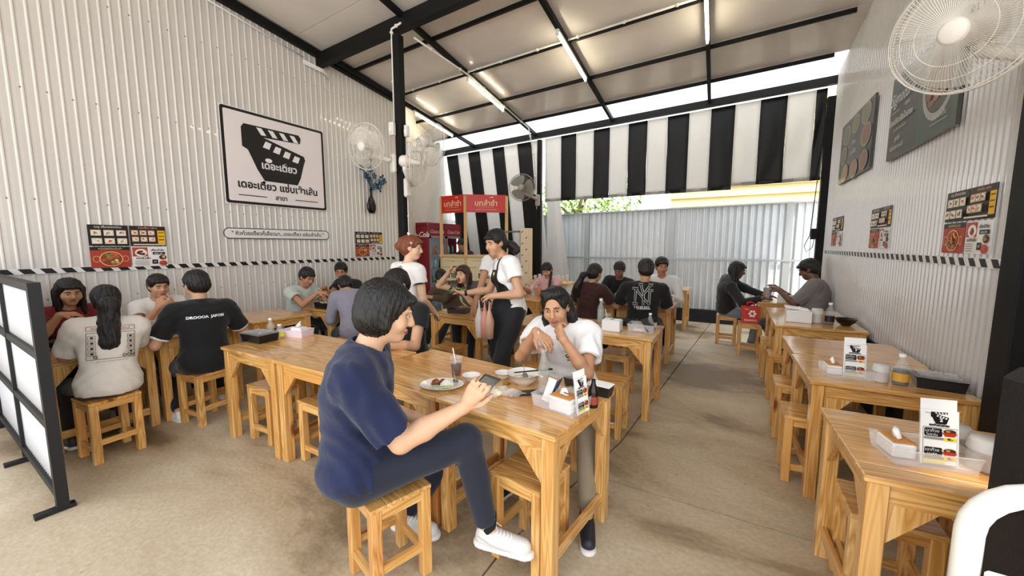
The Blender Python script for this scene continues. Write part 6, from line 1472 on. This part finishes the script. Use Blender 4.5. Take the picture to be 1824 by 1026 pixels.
# caddy with tissue box, straws, pens
CR = -12; CXc, CYc = -.70, 1.735
caddy('clear plastic caddy holding napkins and tissue box on the near table', CXc, CYc, CR, .25, .17, .065)
x, y = place(CXc, CYc, CR, .035, -.03); tissue_box('white tissue box with tan top in the caddy on the near table', x, y, CR, .125, .085, .07, TZ + .004, cardb)
x, y = place(CXc, CYc, CR, -.085, -.02)
for i in range(3):
    m = MB(); m.box((0, 0, .065), (.045, .003, .12), paper, M=Matrix.Rotation(.28 - .1 * i, 4, 'Y') @ Matrix.Rotation(.2 * i - .2, 4, 'X')); o = m.build('napkin'); o.location = (x + .012 * i, y + .02 * i, TZ + .006); tag(o, ('front', 'middle', 'rear')[i] + ' folded white napkin standing in the near caddy', 'napkin', 'napkins in the near caddy')
for i, c in enumerate(('#1f2f7a', '#26262a', '#26262a')):
    m = MB(); m.tube([(0, 0, .0), (.05, -.01 + .02 * i, .12)], [.003, .004], mat('pen_' + c[1:], c, .35), 8); o = m.build('pen'); o.location = (x + .02, y + .012 * i, TZ + .01); tag(o, ('blue pen leaning in the near caddy', 'black pen in the near caddy, next to the blue one', 'black pen in the near caddy, farthest from camera')[i], 'pen', 'pens in the near caddy')
x, y = place(CXc, CYc, CR, .115, .0); menu_stand('menu stand seen from its edge on the near table', x + .012, y - .005, 74, '1')
x, y = place(CXc, CYc, CR, .0, .10); t = tray_box('lid_stack', 'stack of clear plastic lids behind the tissue box on the near table', 'lid', x, y + .02, CR, .10, .08, .035, lidp); lid(t, .10, .08, .035)
x, y = place(CXc, CYc, CR, .11, .10); bottle('dark sauce bottle behind the edge-on menu stand', x + .01, y + .0, h=.15, r=.026, liquid=sauce, cap=None, lab='#8a3a2c', glass=sauce)
t = tray_box('food_box', 'black box with white card on top at the near table edge', 'box', -.565, 1.985, -7, .10, .075, .055, blkp); m = MB(); m.box((0, 0, .060), (.105, .08, .004), paper); m.build('card', t)
t = tray_box('food_box', 'brown see-through box by the elbow of the man in white tee', 'box', -.735, 2.035, -7, .12, .07, .05, mat('smoked_plastic', '#3d3029', .2, alpha=.8)); lid(t, .12, .07, .05)
# phone in the hand
I = PP['navy']; ang = math.radians(-50); wr = I['arms'][1][2]
rw = lambda p: Vector((-1.42 + p[0] * math.cos(ang) - p[1] * math.sin(ang), 1.12 + p[0] * math.sin(ang) + p[1] * math.cos(ang), p[2]))
pw = rw(wr) + Vector((.085, .045, .105))
t = thing('smartphone', 'smartphone with grey screen held up by the man in navy polo', 'phone', tuple(pw))
Mp = frame_mat((0, 0, 0), Vector((.62, -.35, .55)), Vector((-.5, -.45, .3)))
m = MB(); m.box((0, 0, 0), (.15, .072, .009), mat('phone_case', '#2c2e2c', .4), M=Mp, bev=.003); m.build('case', t)
m = MB(); m.box((0, 0, .0052), (.14, .064, .001), mat('phone_screen', '#4c5654', .15, emit='#59625f', es=.25), M=Mp); m.build('screen', t)
a = Art(M=Mp @ Matrix.Translation((0, 0, .006)), z=0, step=.0001)
for i in range(4): a.rect(.05 - i * .028, .0, .014, .045, '#656f6b')
a.mb.build('screen_print', t)
# glass in the hand of the white tee man
cup('clear plastic cup with a pink-brown drink held by the man in white tee', -.975, 2.085, z=.90, h=.09, r=.034, liquid=mat('pink_tea', '#c98a6c', .2, alpha=.7), level=.45)
# ---- left pair
t = tray_box('food_box', 'black food box with clear lid, front left table', 'box', -3.43, 1.74, 4, .25, .17, .065, blkp); lid(t, .25, .17, .065)
bottle('clear bottle with white cap behind the black food box', -3.52, 1.88, h=.16, r=.03, liquid=mat('syrup_pink', '#b98a7a', .3, alpha=.6))
bottle('squat jar with white cap and yellow label behind the black food box', -3.38, 1.88, h=.12, r=.035, lab='#e8d83a')
caddy('pinkish white caddy with tissue box on the front left table', -3.33, 2.0, 15, .24, .15, .06, mat('pink_white_plastic', '#ead9de', .4)); tissue_box('white tissue box in the pinkish caddy', -3.28, 1.99, 15, .11, .08, .075, TZ + .004)
simple('pen_marker', 'pale marker leaning out of the pinkish caddy', 'pen', (-3.40, 2.02, TZ + .06), lambda m: m.tube([(0, 0, 0), (.07, .02, .06)], .006, wpl, 8))
# ---- table between the eating men
t = tray_box('food_tray', 'black food tray heaped with noodles between the eating men', 'tray', -4.50, 3.12, 5, .26, .18, .07, blkp)
rg = random.Random(6); m = MB()
for i in range(30): x, y = rg.uniform(-.10, .10), rg.uniform(-.06, .06); m.tube([(x, y, .06), (x + rg.uniform(-.05, .05), y + rg.uniform(-.03, .03), .075), (x + rg.uniform(-.06, .06), y + rg.uniform(-.04, .04), .06)], .004, (MATS['noodle'], mat('greens', '#5d7a34', .6))[i % 5 == 0], 5)
m.build('food', t)['kind'] = 'stuff'
bowl('white bowl held near by the man in pale green tee', -4.66, 3.3, .085, .055); bowl('white bowl under the bowed person in lilac grey', -4.38, 3.33, .08, .055)
sticks('black chopstick in the hand of the man in pale green tee', (-4.52, 3.08, .83), (-4.44, 2.97, 1.0))
# ---- left wall tables
cup('tall clear glass with milky drink beside the man in black polo', -4.48, 1.40, h=.13, r=.04, liquid=mat('milk_tea', '#d9c6a6', .3, alpha=.9), straw=False)
t = thing('dinner_plate', 'white plate with green leaves in front of the person in white at the left wall', 'plate', (-4.42, 1.52, TZ)); m = MB(); m.lathe([(.0005, .003), (.07, .0), (.10, .014), (.095, .016), (.06, .006), (.0005, .006)], china, 26); m.build('plate', t)
m = MB(); rg = random.Random(5)
for i in range(24): x, y = rg.uniform(-.06, .06), rg.uniform(-.06, .06); M = Matrix.Translation((x, y, .016 + rg.random() * .012)) @ Euler((rg.uniform(-.6, .6), rg.uniform(-.6, .6), rg.random() * 6)).to_matrix().to_4x4(); m.add([M @ Vector(p) for p in ((-.02, 0, 0), (0, -.01, .004), (.02, 0, 0), (0, .01, .004))], [(0, 1, 2, 3)], (MATS['greens'], MATS['rice'])[i % 3 == 0])
m.build('food', t, fix=False)['kind'] = 'stuff'
bowl('white bowl in front of the woman in dark red', -4.72, 1.0, .09, .06); bowl('dark bowl beside the ponytail woman', -4.55, .83, .08, .06, m_=blkp); cup('clear cup in front of the woman in dark red', -4.62, 1.18, h=.10)
# ---- teal collar woman's table
t = tray_box('food_tray', 'dark brown tray box on the table of the woman with teal collar', 'tray', -2.80, 3.66, 10, .24, .16, .05, mat('brown_tray', '#2e2320', .35))
t = thing('dinner_plate', 'green plate handed over by the server', 'plate', (-2.47, 3.20, 1.075)); m = MB(); m.lathe([(.0005, .003), (.07, .0), (.10, .014), (.095, .016), (.06, .006), (.0005, .006)], mat('green_plate', '#7d9c6a', .4), 26); m.build('plate', t)
m = MB(); rg = random.Random(15)
for i in range(22): x, y = rg.uniform(-.06, .06), rg.uniform(-.06, .06); M = Matrix.Translation((x, y, .014 + rg.random() * .014)) @ Euler((rg.uniform(-.8, .8), rg.uniform(-.8, .8), rg.random() * 6)).to_matrix().to_4x4(); m.add([M @ Vector(p) for p in ((-.026, 0, 0), (0, -.012, .004), (.026, 0, 0), (0, .012, .004))], [(0, 1, 2, 3)], mat('basil', '#3f6b2c', .5))
m.build('leaves', t, fix=False)['kind'] = 'stuff'
t = thing('plastic_bag', 'small bag of tea snacks at the right end of the teal collar woman\'s table', 'bag', (-2.46, 3.70, TZ)); q = Field(); q.rc((-.04, 0, .02), (.05, .02, .018), .02, .026, .02); P_, F_ = q.mesh(.006, .006, 80, 3); P_[:, 2] = np.maximum(P_[:, 2], 0); np_mesh('bag_film', P_, F_, MATS['bag_film'], t)
t = thing('dinner_plate', 'white plate at the left end of the teal collar woman\'s table', 'plate', (-3.0, 3.72, TZ)); m = MB(); m.lathe([(.0005, .003), (.06, .0), (.085, .012), (.08, .014), (.05, .006), (.0005, .006)], china, 26); m.build('plate', t)
# hanging drink bags from the server's hand
t = thing('carrier_bag', 'clear drink bags with pink and orange cups hanging from the server\'s hand', 'bag', (-1.90, 2.86, 1.06))
for i, (dx, c) in enumerate(((-.06, '#e3dedb'), (.0, '#d7907f'), (.05, '#dbae94'))):
    m = MB(); m.lathe([(.0005, -.34), (.034, -.34), (.043, -.20), (.040, -.17), (.012, -.08), (.004, 0)], (MATS['bag_film'] if i == 0 else mat('tea_' + c[1:], c, .3, alpha=.6)), 14, c=(dx, .0, 0)); m.build('drink_bag', t)
# ---- rear middle
cup('tall glass of orange drink before the woman in pink', -2.58, 5.42, h=.17, r=.042, liquid=mat('orange_tea', '#d8752a', .25), level=.93, straw=False)
cup('clear cup with straw near the woman in pink', -2.72, 5.48, h=.13, r=.04); bowl('white bowl on the table of the woman in pink', -2.85, 5.36, .07, .05)
tissue_box('white tissue box on the aisle table behind the man in white tee', -.95, 3.60, 0, .17, .12, .10, tissue=False)
bottle('tall clear water bottle behind the head of the man in white tee', -1.16, 3.93, h=.25, r=.036, cap='#dfe6ea', liquid=mat('water', '#c9d6d9', .1, alpha=.3), level=1)
cup('clear cup with white straw on the aisle table', -1.08, 3.90, h=.10, liquid=mat('lemon_tea', '#c9b98a', .2, alpha=.6)); cup('stacked clear cups beside the hair of the man in white tee', -1.42, 3.72, h=.11, straw=False)
t = tray_box('food_tray', 'black tray with chopsticks on the aisle table', 'tray', -.92, 3.94, 0, .25, .17, .05, blkp); sticks('black chopstick on the black tray, aisle table', (-1.0, 3.88, TZ + .06), (-.82, 4.0, TZ + .06))
caddy('clear caddy with jars and napkins on the aisle table', -.70, 3.72, 0, .24, .17, .07); bottle('clear bottle with white cap in the aisle table caddy', -.64, 3.78, z=TZ + .004, h=.16, r=.03, liquid=sauce, level=.3)
t = tray_box('lid_stack', 'round clear lids in the aisle table caddy', 'lid', -.76, 3.76, 0, .10, .08, .03, lidp, z=TZ + .005); lid(t, .10, .08, .03)
simple('napkin_stack', 'flat pinkish napkins in the aisle table caddy', 'napkin', (-.72, 3.67, TZ + .005), lambda m: m.box((0, 0, .012), (.10, .05, .02), mat('pink_paper', '#ead2d4', .7), bev=.003))
t = thing('menu_card', 'dark menu card leaning on the aisle table caddy', 'menu', (-.60, 3.70, TZ), math.radians(72)); m = MB(); m.box((0, 0, .08), (.16, .004, .13), mat('menu_dark', '#2a2623', .4), M=Matrix.Rotation(math.radians(-35), 4, 'X')); m.build('card', t)
bottle('dark sauce bottle at the elbow of the emblem tee man', -1.32, 5.50, h=.18, r=.028, liquid=sauce, glass=sauce); bottle('small clear bottle before the man in black shirt', -1.22, 5.62, h=.17, r=.028)
cup('clear glass before the ponytail woman in brown', -1.42, 5.58, h=.11, r=.036, straw=False); cup('clear cup left of the glass at the brown shirt woman\'s table', -1.52, 5.50, h=.10, r=.036, straw=False)
t = thing('plastic_bag', 'white plastic bag before the man in white shirt', 'bag', (-.74, 5.74, TZ)); q = Field(); q.rc((-.04, 0, .03), (.04, .02, .03), .03, .035, .02); P_, F_ = q.mesh(.008, .006, 70, 3); P_[:, 2] = np.maximum(P_[:, 2], 0); np_mesh('bag_film', P_, F_, mat('white_bag', '#e5e3df', .4), t)
# ---- right wall tables
def right_set(cx, cy, rz, num, lab1, lab2):
    caddy('clear plastic caddy %s' % lab1, cx, cy, rz, .25, .17, .06)
    x, y = place(cx, cy, rz, -.065, .025); tissue_box('white tissue box with tan top %s' % lab1, x, y, rz + 90, .11, .075, .055, TZ + .004, cardb)
    x, y = place(cx, cy, rz, .02, -.055); menu_stand('menu stand showing number %s and two bowls %s' % (num, lab2), x, y, rz, num, TZ + .004, 1.15)
right_set(.66, 1.96, 12, '2', 'on the nearest right table', 'on the nearest right table')
def jar(label, x, y, r, h, group='frosted jars'):
    t = thing('jar', label, 'jar', (x, y, TZ), 0, group); m = MB(); m.lathe([(.0005, .001), (r * .9, .001), (r, h * .1), (r, h * .62), (r * 1.04, h * .64)], frost, 24); m.build('jar_body', t)
    m = MB(); m.lathe([(.0005, .004), (r * .9, .004), (r * .93, h * .40), (.0005, h * .40)], mat('sugar_tan', '#cdb9a8', .8), 20); m.build('contents', t)
    m = MB(); m.lathe([(r * 1.06, h * .64), (r * 1.0, h * .86), (r * .95, h * .90), (r * .9, h), (.0005, h)], frost, 24); m.build('lid', t)
jar('frosted jar with tan powder right of the number 2 menu stand', .835, 1.98, .052, .115); jar('frosted jar behind the number 2 menu stand, by the speaker cabinet', .80, 2.12, .045, .10)
right_set(.655, 3.04, 6, '3', 'on the second right table', 'on the second right table')
jar('frosted jar between menu stand 3 and the brown sauce bottle', .80, 3.00, .04, .105)
bottle('sauce bottle with white cap, half full of dark brown sauce, orange label', .885, 2.99, h=.18, r=.038, liquid=sauce, lab='#d9a23c', level=.95)
t = tray_box('food_box', 'black food box with domed clear lid by the brown sauce bottle', 'box', 1.05, 3.03, -6, .20, .15, .06, blkp); lid(t, .20, .15, .06)
tissue_box('white tissue box with papers on the third right table', .64, 4.98, 0, .22, .14, .12, group='white tissue boxes')
jar('frosted jar with straws on the third right table', .80, 5.0, .05, .15); bottle('sauce bottle with white cap and dark label, third right table', .90, 4.98, h=.22, r=.04, liquid=sauce, lab='#2a2522', level=.7)
t = bowl('black foam bowl at the right end of the third right table', 1.03, 4.98, .09, .07, m_=blkp)
simple('paper_stack', 'white papers lying on the tissue box, third right table', 'paper', (.62, 5.0, TZ + .13), lambda m: m.box((0, 0, .012), (.20, .12, .02), paper, M=Matrix.Rotation(.12, 4, 'Y')))
cup('tall pale cup in front of the woman in black', .47, 6.56, h=.20, r=.055, liquid=mat('milky_drink', '#d2cbc0', .4), level=.95, straw=False, mat_=frost)
tissue_box('white tissue box between the woman in black and the grey tee man', .68, 6.56, 0, .17, .12, .10)
for i in range(4): simple('crumpled_paper', '%s crumpled white wrapper from the left before the grey tee man' % ('first', 'second', 'third', 'fourth')[i], 'wrapper', (.80 + .05 * i, 6.58 + .06 * (i % 2), TZ), lambda m: m.lathe([(.0005, .0), (.04, .002), (.034, .012), (.012, .02), (.0005, .014)], paper, 7, sy=.6), 'crumpled wrappers on the rear right table', i)
t = thing('smartphone', 'phone held in both hands by the grey tee man', 'phone', (.56, 6.56, .96)); m = MB(); m.box((0, 0, 0), (.10, .15, .009), mat('phone_white', '#cfcac4', .3), M=Matrix.Rotation(.5, 4, 'Y'), bev=.003); m.build('case', t)
# red paper bag
t = thing('paper_bag', 'red paper bag with white flower print standing on a stool', 'bag', (.27, 6.42, .4505), math.radians(4)); rb = mat('bag_red', '#c8321f', .5)
m = MB(); m.add([(-.10, -.06, 0), (.10, -.06, 0), (.10, .06, 0), (-.10, .06, 0), (-.115, -.05, .24), (.115, -.05, .24), (.115, .05, .24), (-.115, .05, .24)], [(3, 2, 1, 0), (0, 1, 5, 4), (1, 2, 6, 5), (2, 3, 7, 6), (3, 0, 4, 7)], rb); o = m.build('bag_body', t); md = o.modifiers.new('t', 'SOLIDIFY'); md.thickness = .002
for y in (-.05, .05): m = MB(); m.tube([(-.045, y, .235), (-.04, y, .285), (0, y, .30), (.04, y, .285), (.045, y, .235)], .006, rb, 6); m.build('handle', t)
a = Art(M=frame_mat((0, -.062, .12), (1, 0, 0), (0, .04, 1)), z=.0)
for i in range(6): w = i * PI / 3; a.ell(.02 + .032 * math.cos(w), .02 + .036 * math.sin(w), .017, .017, '#f1e9e2', 10)
a.text('ขนมหวาน', .0, -.085, .04, '#f1e9e2', bold=.001); a.text('อร่อย', -.05, .075, .025, '#f1e9e2'); a.mb.build('bag_print', t)
